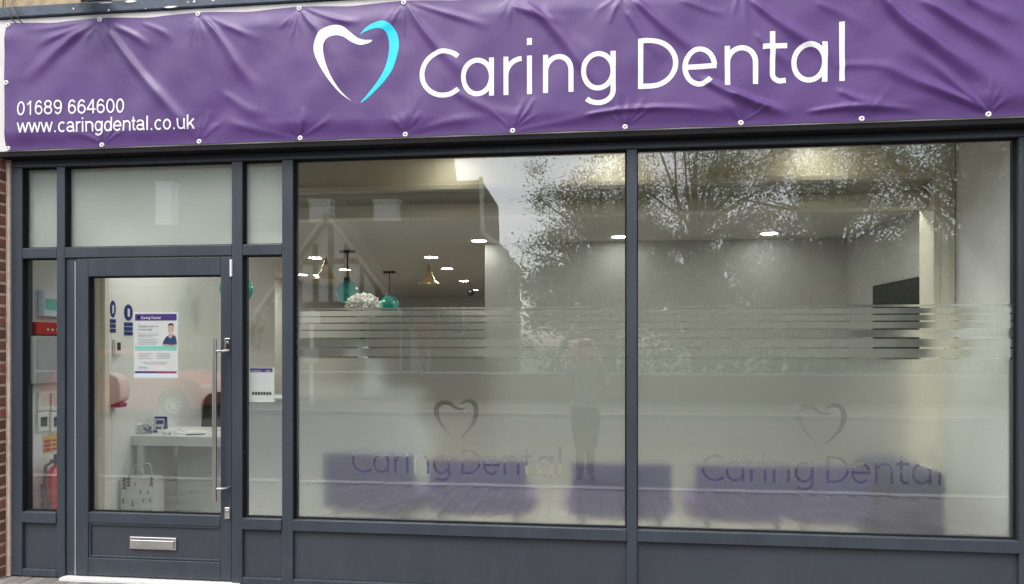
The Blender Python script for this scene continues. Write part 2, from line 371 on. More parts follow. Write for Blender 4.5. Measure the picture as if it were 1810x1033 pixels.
# ================================================================== THE SETTING
ZP = -.006                                              # paving top at the shopfront
structure('ground', MB().box(-400, 400, -600, -17.0, -.6, -.24).box(-400, 400, 18, 600, -.6, -.24).box(-400, -12, -17, 18, -.6, -.24).box(14, 400, -17, 18, -.6, -.24), M['grass'])
def slope(y): return ZP + y * .018                      # the pavement falls to the kerb
mb = MB(); mb.add([(-12, .06, ZP - .012), (14, .06, ZP - .012), (14, -3.3, slope(-3.3) - .012), (-12, -3.3, slope(-3.3) - .012), (-12, .06, -.5), (14, .06, -.5), (14, -3.3, -.5), (-12, -3.3, -.5)],
                  [(0, 1, 2, 3), (7, 6, 5, 4), (0, 4, 5, 1), (1, 5, 6, 2), (2, 6, 7, 3), (3, 7, 4, 0)])
pave = structure('pavement', mb, M['sand'])
# block paving: courses running out to the kerb, staggered
bl = MB().box(-.0485, .0485, -.0985, .0985, -.05, 0)
proto = bl.build('paving_block', M['paver'], pave, bevel=.004)
spots = []
for i in range(-58, 66):
    for j in range(-1 if i % 2 else 0, 17):
        x = i * .1; y = -.09 - j * .2 - (.1 if i % 2 else 0)
        if y < -3.25: continue
        spots.append((x, y, random.uniform(-.0025, .0025), random.uniform(-.012, .012)))
spots.sort(key=lambda p: 0 if (-4.2 < p[0] < -3 and p[1] > -.5) else math.hypot(p[0] - .4, (p[1] + 2.6) * .8))
rest = MB()
for k, (x, y, dz, rz) in enumerate(spots):
    if k < 295:
        o = proto if k == 0 else proto.copy()
        if k: COL.objects.link(o)
        o.parent = pave; o.location = (x, y, slope(y) + dz); o.rotation_euler = (.018, 0, rz)
    else:
        z = slope(y) + dz; c = .004
        a, b = .0485, .0985
        rest.add([(x - a, y - b, z - c), (x + a, y - b, z - c), (x + a, y + b, z - c + .0035), (x - a, y + b, z - c + .0035), (x - a + c, y - b + c, z), (x + a - c, y - b + c, z), (x + a - c, y + b - c, z + .0035), (x - a + c, y + b - c, z + .0035),
                  (x - a, y - b, z - .03), (x + a, y - b, z - .03), (x + a, y + b, z - .03), (x - a, y + b, z - .03)],
                 [(4, 5, 6, 7), (0, 1, 5, 4), (1, 2, 6, 5), (2, 3, 7, 6), (3, 0, 4, 7), (8, 9, 1, 0), (9, 10, 2, 1), (10, 11, 3, 2), (11, 8, 0, 3)])
tag(rest.build('paving_field', M['paver'], pave), kind='stuff')
kb = MB().box(-.455, .455, -3.44, -3.30, -.4, slope(-3.3) + .012)
kerb = structure('kerb', MB().box(-12, 14, -3.43, -3.31, -.45, slope(-3.3) - .01), M['mortar'])
kp = kb.build('kerb_stone', M['kerb'], kerb, bevel=.012)
for i in range(-8, 10):
    o = kp if i == -8 else kp.copy()
    if i != -8: COL.objects.link(o)
    o.parent = kerb; o.location = (i * .92, random.uniform(-.004, .004), random.uniform(-.004, .004))
ZR = -.19
structure('road', MB().box(-60, 60, -11.6, -3.44, -.6, ZR), M['asphalt'])
structure('far_kerb', MB().box(-60, 60, -11.75, -11.6, -.6, ZR + .11), M['kerb'], bevel=.01)
structure('far_pavement', MB().box(-60, 60, -14.2, -11.75, -.6, ZR + .10), M['sand'])
structure('verge', MB().box(-60, 60, -17.0, -14.2, -.6, ZR + .12), M['grass'])

# ================================================================== THE SHOP BUILDING
bld = empty('shop_building', (0, 0, 0), 'brick and buff stone building the purple bannered shopfront is set into', 'building')
XPL = -3.834
mb = MB().box(-4.6, XPL - .005, -.05, .6, -.3, 3.86)
pier = mb.build('pier', M['mortar'], bld)
bp = MB().box(-.1075, .1075, -.05125, .05125, -.0295, .0295).build('brick', M['brick'], pier, bevel=.004)
first = True
zc = .034
row = 0
while zc < 3.80:
    # each course: on the return one header then a stretcher turned, out of step course by course
    if row % 2 == 0: lay = [(XPL - .1085, -.0085, 0), (XPL - .335, -.0085, 0)]
    else: lay = [(XPL - .0522, .0475, 90), (XPL - .216, -.0085, 0), (XPL - .44, -.0085, 0)]
    for (x, y, rz) in lay:
        o = bp if first else bp.copy()
        if not first: COL.objects.link(o); o.parent = pier
        first = False
        o.location = (x + random.uniform(-.003, .003), y + random.uniform(-.003, .003), zc + random.uniform(-.002, .002)); o.rotation_euler = (0, 0, R(rz) + random.uniform(-.012, .012))
    row += 1; zc += .075
MB().box(XPL, -3.806, -.012, .05, 0, 2.83).build('sealant_joint', M['mortar'], bld)
# right-hand pier outside the frame
rp = MB().box(2.502, 3.3, -.052, .6, -.3, 3.86).build('pier', M['mortar'], bld)
rb = MB()
for r_ in range(51):
    x = 2.504 - (.11 if r_ % 2 else 0)
    while x < 3.29:
        x0, x1 = max(2.503, x), min(3.299, x + .215)
        if x1 - x0 > .03: rb.box(x0, x1, -.062 + random.uniform(-.002, .002), .04, .006 + r_ * .075, .065 + r_ * .075)
        x += .225
tag(rb.build('brick_courses', M['brick'], rp), kind='stuff')
# upper wall of buff stone, each stone its own block
uw = MB().box(-4.6, 3.3, .002, .4, 3.862, 7.2).box(-3.83, 2.47, .002, .088, 2.802, 3.858).build('upper_wall', M['stone'], bld)
sp = MB().box(-.3, .3, -.075, .05, 0, .22).build('stone', M['stone'], uw, bevel=.008)
k = 0
for i in range(-7, 5):
    o = sp if k == 0 else sp.copy()
    if k: COL.objects.link(o); o.parent = uw
    k += 1
    o.location = (i * .607 + .3 - .15, random.uniform(-.006, .006), 3.742)
MB().box(-4.6, 3.3, .4, 14.0, 2.98, 3.05).box(-4.6, 3.3, .4, .5, 3.05, 7.2).build('upper_floor', M['stone'], bld)
# painted, peeling capping over the fascia
MB().box(-3.86, 2.6, -.104, .0, 3.667, 3.738).build('capping', M['cap'], bld, bevel=.006)
flk = MB()
for k in range(15):                                     # flakes where the paint has gone white
    x = random.uniform(-3.8, -1.4); z = random.choice([3.736, 3.734, 3.71, 3.685]); a = random.choice([.006, .012, .04]); b = random.uniform(.003, .009)
    flk.add([(x + a * math.cos(q) * random.uniform(.3, 1.4), -.1065, z - .012 + b * math.sin(q) * random.uniform(.6, 1.2)) for q in [j * math.pi / 3 for j in range(6)]], [tuple(range(6))])
tag(flk.build('paint_flake', M['white'], bld), kind='stuff')
# white fascia board behind the banner
fas = MB().box(-3.885, 2.6, -.085, .0, 2.800, 3.664).build('fascia_board', M['batten'], bevel=.003)
tag(fas, 'white fascia board showing as a thin edge round the purple banner', 'fascia')

# ================================================================== THE SHOPFRONT
sf = empty('shopfront', (-.65, 0, 0), 'dark grey shopfront frame with glass door and two large windows', 'shopfront')
off = Matrix.Translation((.65, 0, 0))
def fr(name, x0, x1, z0, z1, y0=0.0, y1=.09, m='frame', bevel=.004, parent=None):
    o = MB().box(x0, x1, y0, y1, z0, z1).build(name, M[m], parent or sf, bevel=bevel)
    if parent is None: o.location.x = .65
    return o
POSTS = [(-3.805, -3.728), (-3.478, -3.42), (-2.258, -2.186), (-1.921, -1.848), (.247, .308), (2.442, 2.498)]
for a, b in POSTS: fr('frame_post', a, b, 0.0, 2.715)
bays = [(POSTS[i][1], POSTS[i + 1][0]) for i in range(5)]
fr('head_rail', -3.805, 2.498, 2.717, 2.764, -.002)
fr('black_strip', -3.83, 2.498, 2.766, 2.798, -.083, .09, 'gasket')  # plain black strip between the fascia and the head rail
for i, (a, b) in enumerate(bays):
    a += .001; b -= .001
    if i < 3: fr('transom', a, b, 2.112, 2.181)
    if i != 1:
        fr('sill_rail', a, b, .357, .428, -.006)
        fr('bottom_rail', a, b, 0.0, .048)
        fr('stall_panel', a, b, .05, .355, .022, .05, 'panel', 0)
# door lining strips either side and above the leaf
fr('door_lining', -3.418, -3.352, 0.02, 2.110, .012)
fr('door_seal', -3.3505, -3.3465, 0.02, 2.09, .004, .04, 'palegasket', 0)
fr('threshold', -3.43, -2.2, -.012, .010, -.04, .08, 'batten', .003)
def pane(x0, x1, z0, z1, parent=sf, name='window_pane', dx=.65):
    o = MB().box(x0, x1, YG, YG + .006, z0, z1).build(name, M['glass'], parent)
    if parent is sf: o.location.x = .65
    # black rubber gasket all round, lying against the frame
    g = .008
    gk = MB().box(x0, x0 + g, .028, .0445, z0, z1).box(x1 - g, x1, .028, .0445, z0, z1).box(x0 + g, x1 - g, .028, .0445, z1 - g, z1).box(x0 + g, x1 - g, .028, .0445, z0, z0 + g)
    gk.box(x0, x0 + .0035, .004, .0275, z0, z1).box(x0 + .004, x1, .004, .0275, z1 - .0035, z1)
    gk.build('gasket', M['gasket'], o)
    return o
panes = []
for i, (a, b) in enumerate(bays):
    if i < 3:
        p = pane(a, b, 2.181, 2.717, name='transom_pane')
        f = MB().poly([(a + .002, YG + .010, 2.183), (b - .002, YG + .010, 2.183), (b - .002, YG + .010, 2.715), (a + .002, YG + .010, 2.715)]).build('frosted_film', M['filmtop'], p)
    if i != 1: panes.append(pane(a, b, .428, 2.112 if i < 3 else 2.717))
# frosted film on the two large panes: stripes above, cut-out name and heart below
YF = YG + .010
GAPS = [543.7, 555.6, 568.2, 582.0, 597.8, 615.2, 634.0]
def zr(v): return at(1590, v, YF)[1]
ZTOP = zr(538.6)
for pn, (x0, x1), nx, hx in ((panes[2], bays[3], ((621.8, 835.5), (992.5, 842)), ((766.5, 705), (846.5, 777))), (panes[3], bays[4], ((1240, 850.5), (1664, 857.6)), ((1405.5, 713), (1497, 788)))):
    strips = MB(); top = ZTOP
    for k, v in enumerate(GAPS):
        hg = .0037 + .0003 * k; z = zr(v)
        strips.poly([(x0 + .001, YF, z + hg), (x1 - .001, YF, z + hg), (x1 - .001, YF, top), (x0 + .001, YF, top)]); top = z - hg
    (ua, va), (ub, vb) = nx
    xa, za = at(ua, va, YF); xb, zb = at(ub, vb, YF)
    quads = name_quads(xa, xb, za, zb)
    (u0, v0), (u1, v1) = hx
    hx0, hz1 = at(u0, v0, YF); hx1, hz0 = at(u1, v1, YF)
    inner = quads + heart_polys(hx0, hx1, hz0, hz1)
    V, F = cdt_sheet([(x0 + .001, .43), (x1 - .001, .43), (x1 - .001, top), (x0 + .001, top)], inner, False)
    strips.add([(p[0], YF, p[1]) for p in V], F)
    strips.build('frosted_film', M['film'], pn)
# ---- door
door = bpy.data.objects.new('door', None); COL.objects.link(door); door.parent = sf; door.location = (.65, .006, 0)
DX0, DX1 = -3.345, -2.262
GX0, GX1, GZ0, GZ1 = -3.258, -2.336, .436, 1.988
for n_, a, b, c, d in (('stile', DX0, GX0, .022, 2.106), ('stile', GX1, DX1, .022, 2.106), ('top_rail', GX0 + .001, GX1 - .001, GZ1, 2.106), ('middle_rail', GX0 + .001, GX1 - .001, .366, GZ0), ('bottom_rail', GX0 + .001, GX1 - .001, .022, .136)):
    fr(n_, a, b, c, d, 0, .062, parent=door)
MB().box(GX0 + .001, GX1 - .001, .016, .046, .138, .364).build('kick_panel', M['panel'], door)
pb = MB()
g = .014
pb.box(GX0 + .001, GX0 + g, .006, .016, .138, .364).box(GX1 - g, GX1 - .001, .006, .016, .138, .364).box(GX0 + g, GX1 - g, .006, .016, .35, .364).box(GX0 + g, GX1 - g, .006, .016, .138, .152)
pb.build('panel_bead', M['frame'], door, bevel=.004)
dg = pane(GX0, GX1, GZ0, GZ1, door, 'door_glass')
# long steel pull bar on two stand-offs
hx, hzt = at(380, 600, -.05); _, hzb = at(380, 887, -.05)
hb = MB().tube([(hx, -.062, hzb), (hx, -.062, hzt)], .0145, 18)
hz1 = at(385, 621, -.05)[1]; hz2 = at(385, 865, -.05)[1]
for z in (hz1, hz2): hb.tube([(hx, -.062, z), (hx + .035, -.05, z), (hx + .062, -.012, z), (hx + .066, .002, z)], .0085, 12)
hb.build('pull_handle', M['steel'], door, smooth=True)
for z0, z1, nm in ((at(400, 621)[1], at(400, 598)[1], 'lock'), (at(400, 918)[1], at(400, 897)[1], 'lock')):
    x0, x1 = at(397, 600)[0], at(406.5, 600)[0]
    lk = MB().box(x0, x1, -.009, -.0005, z0, z1).build(nm, M['chrome'], door, bevel=.005)
    xm, zm = (x0 + x1) / 2, (z0 + z1) / 2
    MB().lathe([(0, -.016), (.008, -.016), (.0095, -.013), (.0095, -.009)], (xm, 0, zm + .012), 16, 'y').box(xm - .0015, xm + .0015, -.0165, -.0155, zm + .006, zm + .018).build('keyhole', M['steel'], lk, smooth=True)
hz = [at(408, 489)[1], at(408, 459)[1]]
MB().tube([(DX1 + .002, -.008, hz[0]), (DX1 + .002, -.008, hz[1])], .0085, 12).build('hinge', M['white'], door, smooth=True)
# letter plate
lx0, lz1 = at(227, 949.5); lx1, lz0 = at(309.5, 974.5)
lp = MB().box(lx0, lx1, .004, .0155, lz0, lz1).build('letter_plate', M['chrome'], door, bevel=.004)
MB().box(lx0 + .012, lx1 - .012, -.004, .0035, lz0 + .010, lz1 - .018).build('flap', M['chrome'], lp, bevel=.004)
MB().box(lx0 + .012, lx1 - .012, .0012, .0036, lz1 - .0172, lz1 - .012).build('slot', M['black'], lp)

# ================================================================== THE BANNER
ZB0, ZB1 = 2.806, 3.632
XB0, XB1 = at(9, 150, -.1)[0], 2.78
def bpt(u, v): return at(u, v, -.1)
FOLDS = [  # photo path, height (m), half width at start and end (m)
    ([(172, 36), (120, 75), (40, 150)], .020, .012, .035), ([(168, 36), (110, 60), (60, 82)], .011, .008, .022), ([(160, 36), (90, 48), (35, 52)], .010, .008, .02),
    ([(184, 42), (240, 120), (300, 190), (352, 250)], .019, .014, .032), ([(192, 40), (235, 62), (268, 86)], .012, .010, .022), ([(250, 40), (285, 55), (310, 75)], .006, .01, .02),
    ([(357, 26), (395, 75), (430, 130), (470, 170)], .015, .010, .035), ([(370, 30), (420, 55), (465, 72)], .008, .010, .02), ([(395, 165), (440, 195), (480, 205)], .006, .02, .03),
    ([(532, 18), (565, 60), (590, 110)], .009, .008, .035), ([(538, 14), (600, 36), (640, 40)], .010, .008, .02), ([(700, 8), (680, 45), (668, 70)], .005, .006, .03),
    ([(718, 6), (750, 55), (800, 110), (850, 150)], .013, .008, .036), ([(730, 5), (810, 30), (870, 50)], .009, .01, .02), ([(800, 160), (870, 195), (930, 205)], .007, .02, .03),
    ([(925, 0), (985, 60), (1040, 130), (1075, 175)], .015, .016, .036), ([(905, 10), (955, 30), (1010, 45)], .008, .012, .02), ([(960, 10), (1010, 70), (1060, 110)], .008, .014, .03),
    ([(1120, 0), (1170, 45), (1230, 90), (1290, 150)], .014, .014, .036), ([(1105, 20), (1140, 70), (1175, 110)], .009, .012, .03), ([(1200, 0), (1260, 20), (1290, 25)], .005, .012, .02),
    ([(1325, 0), (1390, 50), (1450, 85), (1500, 130)], .015, .014, .035), ([(1240, 140), (1310, 175), (1400, 205)], .015, .016, .024), ([(1335, 60), (1370, 95), (1410, 120)], .007, .012, .025), ([(1440, 5), (1500, 30), (1540, 60)], .006, .015, .03),
    ([(1555, -10), (1595, 35), (1660, 85), (1730, 130), (1815, 180)], .027, .020, .044), ([(1625, 0), (1700, 45), (1770, 85), (1815, 118)], .019, .02, .036), ([(1700, -5), (1760, 25), (1815, 45)], .010, .02, .03),
    ([(1745, 199), (1690, 172), (1610, 140), (1550, 112)], .018, .008, .030), ([(1745, 197), (1700, 160), (1640, 110), (1590, 80)], .013, .007, .030), ([(1480, 115), (1560, 118), (1620, 145)], .006, .015, .025),
    ([(1035, 205), (1100, 195), (1190, 192), (1300, 202)], .012, .010, .014), ([(1430, 198), (1500, 190), (1580, 192), (1640, 198)], .016, .012, .016), ([(1480, 160), (1530, 180), (1600, 188)], .009, .014, .02),
    ([(1290, 165), (1345, 185), (1400, 205)], .013, .012, .02), ([(530, 247), (430, 225), (380, 205)], .005, .008, .03), ([(180, 256), (150, 240), (110, 235)], .005, .008, .02), ([(716, 238), (800, 215), (900, 205)], .006, .008, .03), ([(905, 232), (1000, 215), (1080, 200)], .006, .008, .025)]
_seg = []
for path, h, w0, w1 in FOLDS:
    P = catmull([bpt(*p) for p in path], 6, closed=False); P = np.array(P)
    _seg.append((P, h * 1.0, w0 * 1.15, w1 * 1.45))
TOPG = [bpt(u, v)[0] for u, v in ((12, 42), (175, 30), (349, 22), (528, 13), (713, 3), (905, -6), (1103, -15), (1310, -25), (1523, -35), (1747, -46))]
BOTG = [bpt(u, v)[0] for u, v in ((12, 262), (179, 258), (351, 252.5), (530, 247), (716, 240.5), (906, 233), (1105, 224.5), (1310, 215.5), (1524, 208.5), (1748, 199.5))]
_pr = random.Random(21)
for x_, z_, up in [(x, ZB1 - .012, -1) for x in TOPG[1:]] + [(x, ZB0 + .014, 1) for x in BOTG[1:]]:
    for k in range(7):
        q = R(25 + 130 * (k + _pr.uniform(-.3, .3) + .5) / 7.6) * up; ln = _pr.uniform(.08, .27)
        P = np.array([(x_ + math.cos(q) * r_, z_ + math.sin(q) * r_ + .02 * _pr.uniform(-1, 1) * (r_ / .2) ** 2) for r_ in np.linspace(.018, ln, 5)])
        _seg.append((P, _pr.uniform(.0025, .0065), .007, _pr.uniform(.012, .026)))
def bdisp(X, Z):
    """outward bulge of the cloth at arrays X, Z"""
    X = np.asarray(X, float); Z = np.asarray(Z, float); D = np.zeros_like(X)
    for P, h, w0, w1 in _seg:
        n = len(P); best = np.full(X.shape, 1e9); tt = np.zeros_like(X); sg = np.ones_like(X)
        lo, hi = P.min(0) - .16, P.max(0) + .16
        mk = (X > lo[0]) & (X < hi[0]) & (Z > lo[1]) & (Z < hi[1])
        if not mk.any(): continue
        x, z = X[mk], Z[mk]; bb = np.full(x.shape, 1e9); tb = np.zeros_like(x)
        for i in range(n - 1):
            a, b = P[i], P[i + 1]; d = b - a; L = (d * d).sum() + 1e-12
            t = np.clip(((x - a[0]) * d[0] + (z - a[1]) * d[1]) / L, 0, 1)
            q = np.hypot(x - a[0] - t * d[0], z - a[1] - t * d[1])
            m_ = q < bb; bb[m_] = q[m_]; tb[m_] = (i + t[m_]) / (n - 1)
        wd = w0 + (w1 - w0) * tb
        env = np.minimum(1, tb * 6 + .25) * np.clip((1 - tb) * 2.2, 0, 1) ** 1.2
        D[mk] += h * env * np.exp(-(bb / wd) ** 2)
    # slack hangs forward between the fixings, pinned along the hems
    e = np.clip(np.minimum(ZB1 - Z, Z - ZB0) / .12, 0, 1); e = e * e * (3 - 2 * e)
    sw = .012 * np.sin(X * 3.1 + Z * 2.2) + .010 * np.sin(X * 7.3 - Z * 6.0 + 1.2) + .004 * np.sin(X * 17 - Z * 15 + .4) + .0022 * np.sin(X * 31 + Z * 11)
    nz_ = np.array([noise.noise((x * 6, z * 7, 2.0)) * .0022 + noise.noise((x * 17, z * 15 + x * 3, 5.0)) * .0006 for x, z in zip(X.ravel(), Z.ravel())]).reshape(X.shape)
    return D * (.25 + .75 * e) + nz_ * e + sw * .38 * e + .004 + .012 * e
def by(X, Z, lift=0.0): return -.088 - bdisp(X, Z) - lift
def ztop(X):
    d = np.min(np.abs(np.subtract.outer(np.asarray(X, float), np.array(TOPG))), axis=-1)
    return ZB1 + .004 - .014 * np.clip(d / .3, 0, 1) ** 1.5
def zbot(X):
    d = np.min(np.abs(np.subtract.outer(np.asarray(X, float), np.array(BOTG))), axis=-1)
    return ZB0 + .004 * np.clip(d / .3, 0, 1) ** 1.5
NX, NZ = 1000, 140
gx = np.linspace(XB0, XB1, NX); tz = np.linspace(0, 1, NZ)
GX, TZ = np.meshgrid(gx, tz, indexing='ij')
GZ = zbot(GX.ravel()).reshape(GX.shape) * (1 - TZ) + ztop(GX.ravel()).reshape(GX.shape) * TZ
GY = by(GX.ravel(), GZ.ravel()).reshape(GX.shape)
verts = np.stack([GX.ravel(), GY.ravel(), GZ.ravel()], 1)
idx = np.arange(NX * NZ).reshape(NX, NZ)
faces = np.stack([idx[:-1, :-1].ravel(), idx[1:, :-1].ravel(), idx[1:, 1:].ravel(), idx[:-1, 1:].ravel()], 1)
me = bpy.data.meshes.new('banner'); me.from_pydata(verts.tolist(), [], faces.tolist()); me.materials.append(M['banner']); me.shade_smooth()
ban = bpy.data.objects.new('banner', me); COL.objects.link(ban)
tag(ban, 'creased purple vinyl banner with white lettering and heart over the shopfront', 'banner')
def mesh_y(X, Z):                                       # depth of the banner mesh at X, Z
    fi = np.clip((X - XB0) / (XB1 - XB0) * (NX - 1), 0, NX - 1.001); i = fi.astype(int); fx = fi - i
    zb, zt = zbot(X), ztop(X); fj = np.clip((Z - zb) / (zt - zb) * (NZ - 1), 0, NZ - 1.001); j = fj.astype(int); fz = fj - j
    return (GY[i, j] * (1 - fx) + GY[i + 1, j] * fx) * (1 - fz) + (GY[i, j + 1] * (1 - fx) + GY[i + 1, j + 1] * fx) * fz
def printed(name, V, F, m, lift=.0012):
    V = np.array(V, float); Y = mesh_y(V[:, 0], V[:, 1]) - lift
    o = MB().add(np.stack([V[:, 0], Y, V[:, 1]], 1).tolist(), F).build(name, M[m], ban); o.data.shade_smooth(); return o
def split(q, na=4, nb=4):                               # a quad cut into small cells
    a, b, c, d = [np.array(p) for p in q]; out = []
    g = [[(a * (1 - i / na) + b * i / na) * (1 - j / nb) + (d * (1 - i / na) + c * i / na) * j / nb for j in range(nb + 1)] for i in range(na + 1)]
    for i in range(na):
        for j in range(nb): out.append([tuple(g[i][j]), tuple(g[i + 1][j]), tuple(g[i + 1][j + 1]), tuple(g[i][j + 1])])
    return out
nz0, nz1 = at(742, 174.5, -.1)[1], at(1494, 143, -.1)[1]
for ch, a, b in _x:                                     # each letter of the name is printed by itself
    V, F = [], []
    for pl in glyph(ch, (a - BX0) / CAP, (b - BX0) / CAP):
        for q in sum([split(q_) for q_ in ribbon(pl)], []):
            F.append(tuple(range(len(V), len(V) + 4)))
            V += [(BX0 + px * CAP, nz0 + (nz1 - nz0) * (px * CAP / (BX1 - BX0)) + pz * CAP) for px, pz in q]
    printed('letter', V, F, 'print_white')
hx0, hz1 = at(555, 44, -.1); hx1 = at(705, 100, -.1)[0]; hz0 = at(630, 184, -.1)[1]
for poly, m_ in zip(heart_polys(hx0, hx1, hz0, hz1), ('print_white', 'print_blue')):
    xs = [p[0] for p in poly]; zs = [p[1] for p in poly]
    extra = [(x, z) for x in np.arange(min(xs), max(xs), .009) for z in np.arange(min(zs), max(zs), .009)]
    V, F = cdt_sheet(None, [poly], True, extra)
    printed('heart_emblem', V, F, m_)
def text_mesh(body, width, height=None, thick=0.0, space=1.0):   # flat lettering in the x-z plane, lower left at the origin
    cu = bpy.data.curves.new('t', 'FONT'); cu.body = body; cu.size = 1; cu.resolution_u = 4; cu.space_character = space; cu.offset = thick
    ob = bpy.data.objects.new('t', cu); COL.objects.link(ob)
    dg_ = bpy.context.evaluated_depsgraph_get(); me_ = ob.evaluated_get(dg_).to_mesh()
    V = np.array([v.co[:] for v in me_.vertices]); F = [tuple(p.vertices) for p in me_.polygons]
    ob.evaluated_get(dg_).to_mesh_clear(); bpy.data.objects.remove(ob); bpy.data.curves.remove(cu)
    V = V[:, :2]; V[:, 0] -= V[:, 0].min(); k = width / V[:, 0].max(); V[:, 0] *= k
    V[:, 1] *= k if height is None else height
    return V, F
GW = .118                                               # stroke of the small lettering, cap height = 1
def plain(ch):                                          # advance width, strokes
    h = GW / 2; X_ = .735; o = .5 * .56
    bowl = lambda l, r, b, t, a0=0, a1=360, n=24: arc((l + r) / 2, (b + t) / 2, (r - l) / 2 - h, (t - b) / 2 - h, a0, a1, n)
    v = lambda x, b, t: line((x, b), (x, t))
    if ch == ' ': return .39, []
    if ch == '.': return .39, [line((.19, 0), (.19, .13), 1)]
    if ch == '0': return .777, [bowl(.055, .72, -.01, 1.0)]
    if ch == '1': return .777, [v(.44, 0, 1), line((.17, .73), (.43, .95), 2)]
    if ch == '6': return .777, [bowl(.06, .72, -.01, .65), arc(.40, .47, .40 - .06 - h, .53 - h, 42, 180, 16) + [(.06 + h, .32)]]
    if ch == '9': return .777, [bowl(.055, .715, .35, 1.01), arc(.375, .53, .34 - h, .54 - h, -138, 0, 16) + [(.715 - h, .68)]]
    if ch == '8': return .777, [bowl(.09, .69, .46, 1.0), bowl(.055, .72, -.01, .58)]
    if ch == '4': return .777, [v(.545, 0, 1), line((.03, .29), (.74, .29), 3), line((.52, .95), (.07, .31), 4)]
    if ch == 'w': return 1.01, [line((.05, X_), (.28, .02), 4), line((.28, .02), (.505, X_ - .03), 4), line((.505, X_ - .03), (.73, .02), 4), line((.73, .02), (.96, X_), 4)]
    if ch == 'c': return .70, [bowl(.05, .71, -.01, X_ + .01, 48, 312)]
    if ch == 'o': return .777, [bowl(.05, .725, -.01, X_ + .01)]
    if ch == 'e': return .777, [bowl(.05, .725, -.01, X_ + .01, 2, 322), line((.1, X_ / 2), (.72, X_ / 2), 3)]
    if ch == 'a': return .777, [arc(.365, .50, .28 - h * .5, X_ + .01 - .50 - h, 165, 0, 12) + [(.645 - h * .5, .3), (.655, .08), (.69, .0)], bowl(.05, .66, -.01, .44, 30, 330, 18), line((.60, .40), (.38, .39), 2)]
    if ch == 'n': return .777, [v(.13, 0, X_), arc(.395, .45, .265, X_ - h - .45, 180, 0, 12) + line((.66, .45), (.66, 0))[1:]]
    if ch == 'u': return .777, [v(.645, 0, X_), arc(.385, .28, .26, .28 - h, 0, -180, 12) + line((.125, .28), (.125, X_))[1:]]
    if ch == 'r': return .465, [v(.13, 0, X_), arc(.42, .42, .29, X_ - h - .42, 180, 80, 8)]
    if ch == 'i': return .31, [v(.155, 0, X_), line((.155, .87), (.155, 1.0), 1)]
    if ch == 'l': return .31, [v(.155, 0, 1)]
    if ch == 't': return .39, [line((.19, .95), (.19, .15), 5) + arc(.30, .15, .11, .15 - h, 180, 265, 5)[1:] + [(.37, h)], line((.03, X_ - h), (.36, X_ - h), 2)]
    if ch == 'd': return .777, [bowl(.05, .70, -.01, X_ + .01), v(.65, 0, 1)]
    if ch == 'g': return .777, [bowl(.05, .70, .0, X_ + .01), line((.65, X_), (.65, -.02)) + arc(.36, -.02, .29, .27 - h, 0, -150, 10)[1:]]
    if ch == 'k': return .70, [v(.13, 0, 1), line((.16, .27), (.60, X_ - .02), 4), line((.33, .44), (.64, .02), 3)]
for body, (ua, va), (ub, vb), hpx in (('01689 664600', (31.5, 205.5), (220, 199), 25.5), ('www.caringdental.co.uk', (33, 236.5), (345, 228.5), 25.5)):
    xa, za = at(ua, va, -.1); xb, zb = at(ub, vb, -.1); tot = sum(plain(c)[0] for c in body); kx = (xb - xa) / tot; kz = hpx / 271.0 * .975; pen_ = 0
    for c in body:
        adv, sts = plain(c); V, F = [], []
        for q in sum([ribbon(st, GW) for st in sts], []):
            F.append(tuple(range(len(V), len(V) + 4))); V += [(xa + (pen_ + p[0]) * kx, za + (zb - za) * (pen_ + p[0]) / tot + p[1] * kz) for p in q]
        if F: printed('letter', V, F, 'print_white', .0022)
        pen_ += adv
gp = MB().lathe([(.0052, .003), (.0052, -.0045), (.0085, -.0075), (.0135, -.0065), (.0165, -.001), (.0165, .003)], n=18, axis='y').build('grommet', M['grommet'], ban, smooth=True)
MB().lathe([(0, -.0012), (.005, -.0012), (.005, .002), (0, .002)], n=12, axis='y').build('screw', M['ink'], gp)
k = 0
LG = [(XB0 + .016, 3.24), (XB0 + .016, ZB0 + .012), (XB0 + .016, ZB1 - .012)]
for x, z in [(x, ZB1 - .008) for x in TOPG[1:]] + [(x, ZB0 + .014) for x in BOTG[1:]] + LG:
    o = gp if k == 0 else copy_tree(gp, ban)
    o.location = (x, float(by([x], [z])[0]) + .0005, z); k += 1
# floodlight and cable above the banner
fl = empty('floodlight', (*at(140, -8, -.22)[:1], -.22, at(140, -8, -.22)[1]), 'small black floodlight fixed to the stone above the banner', 'floodlight')
MB().prism([(-.055, .0), (.06, .02), (.06, .10), (-.055, .12)], -.085, .085, 'x').build('housing', M['black'], fl, bevel=.012)
MB().box(-.07, .07, -.062, -.0556, .015, .105).build('lens', M['screen'], fl)
MB().tube([(-.098, .01, .05), (-.098, .1, .06), (-.098, .16, .06)], .009, 8).tube([(.098, .01, .05), (.098, .1, .06), (.098, .16, .06)], .009, 8).box(-.105, .105, .14, .16, .04, .09).build('bracket', M['black'], fl)
cb = MB()
for d in (0, .045):
    P = [at(-6 + d * 260, -20, -.15), at(2 + d * 300, 8, -.15), at(12 + d * 300, 20 + d * 60, -.15), at(20 + d * 260, 34, -.15)]
    cb.tube([(P[0][0], -.09, P[0][1]), (P[1][0], -.12, P[1][1]), (P[2][0], -.145, P[2][1]), (P[3][0], -.142, P[3][1]), (P[3][0] + .01, -.12, P[3][1] - .02)], .0035, 8)
tag(cb.build('cable', M['cable'], smooth=True), 'loose grey cables hanging at the top left corner of the banner', 'cable')

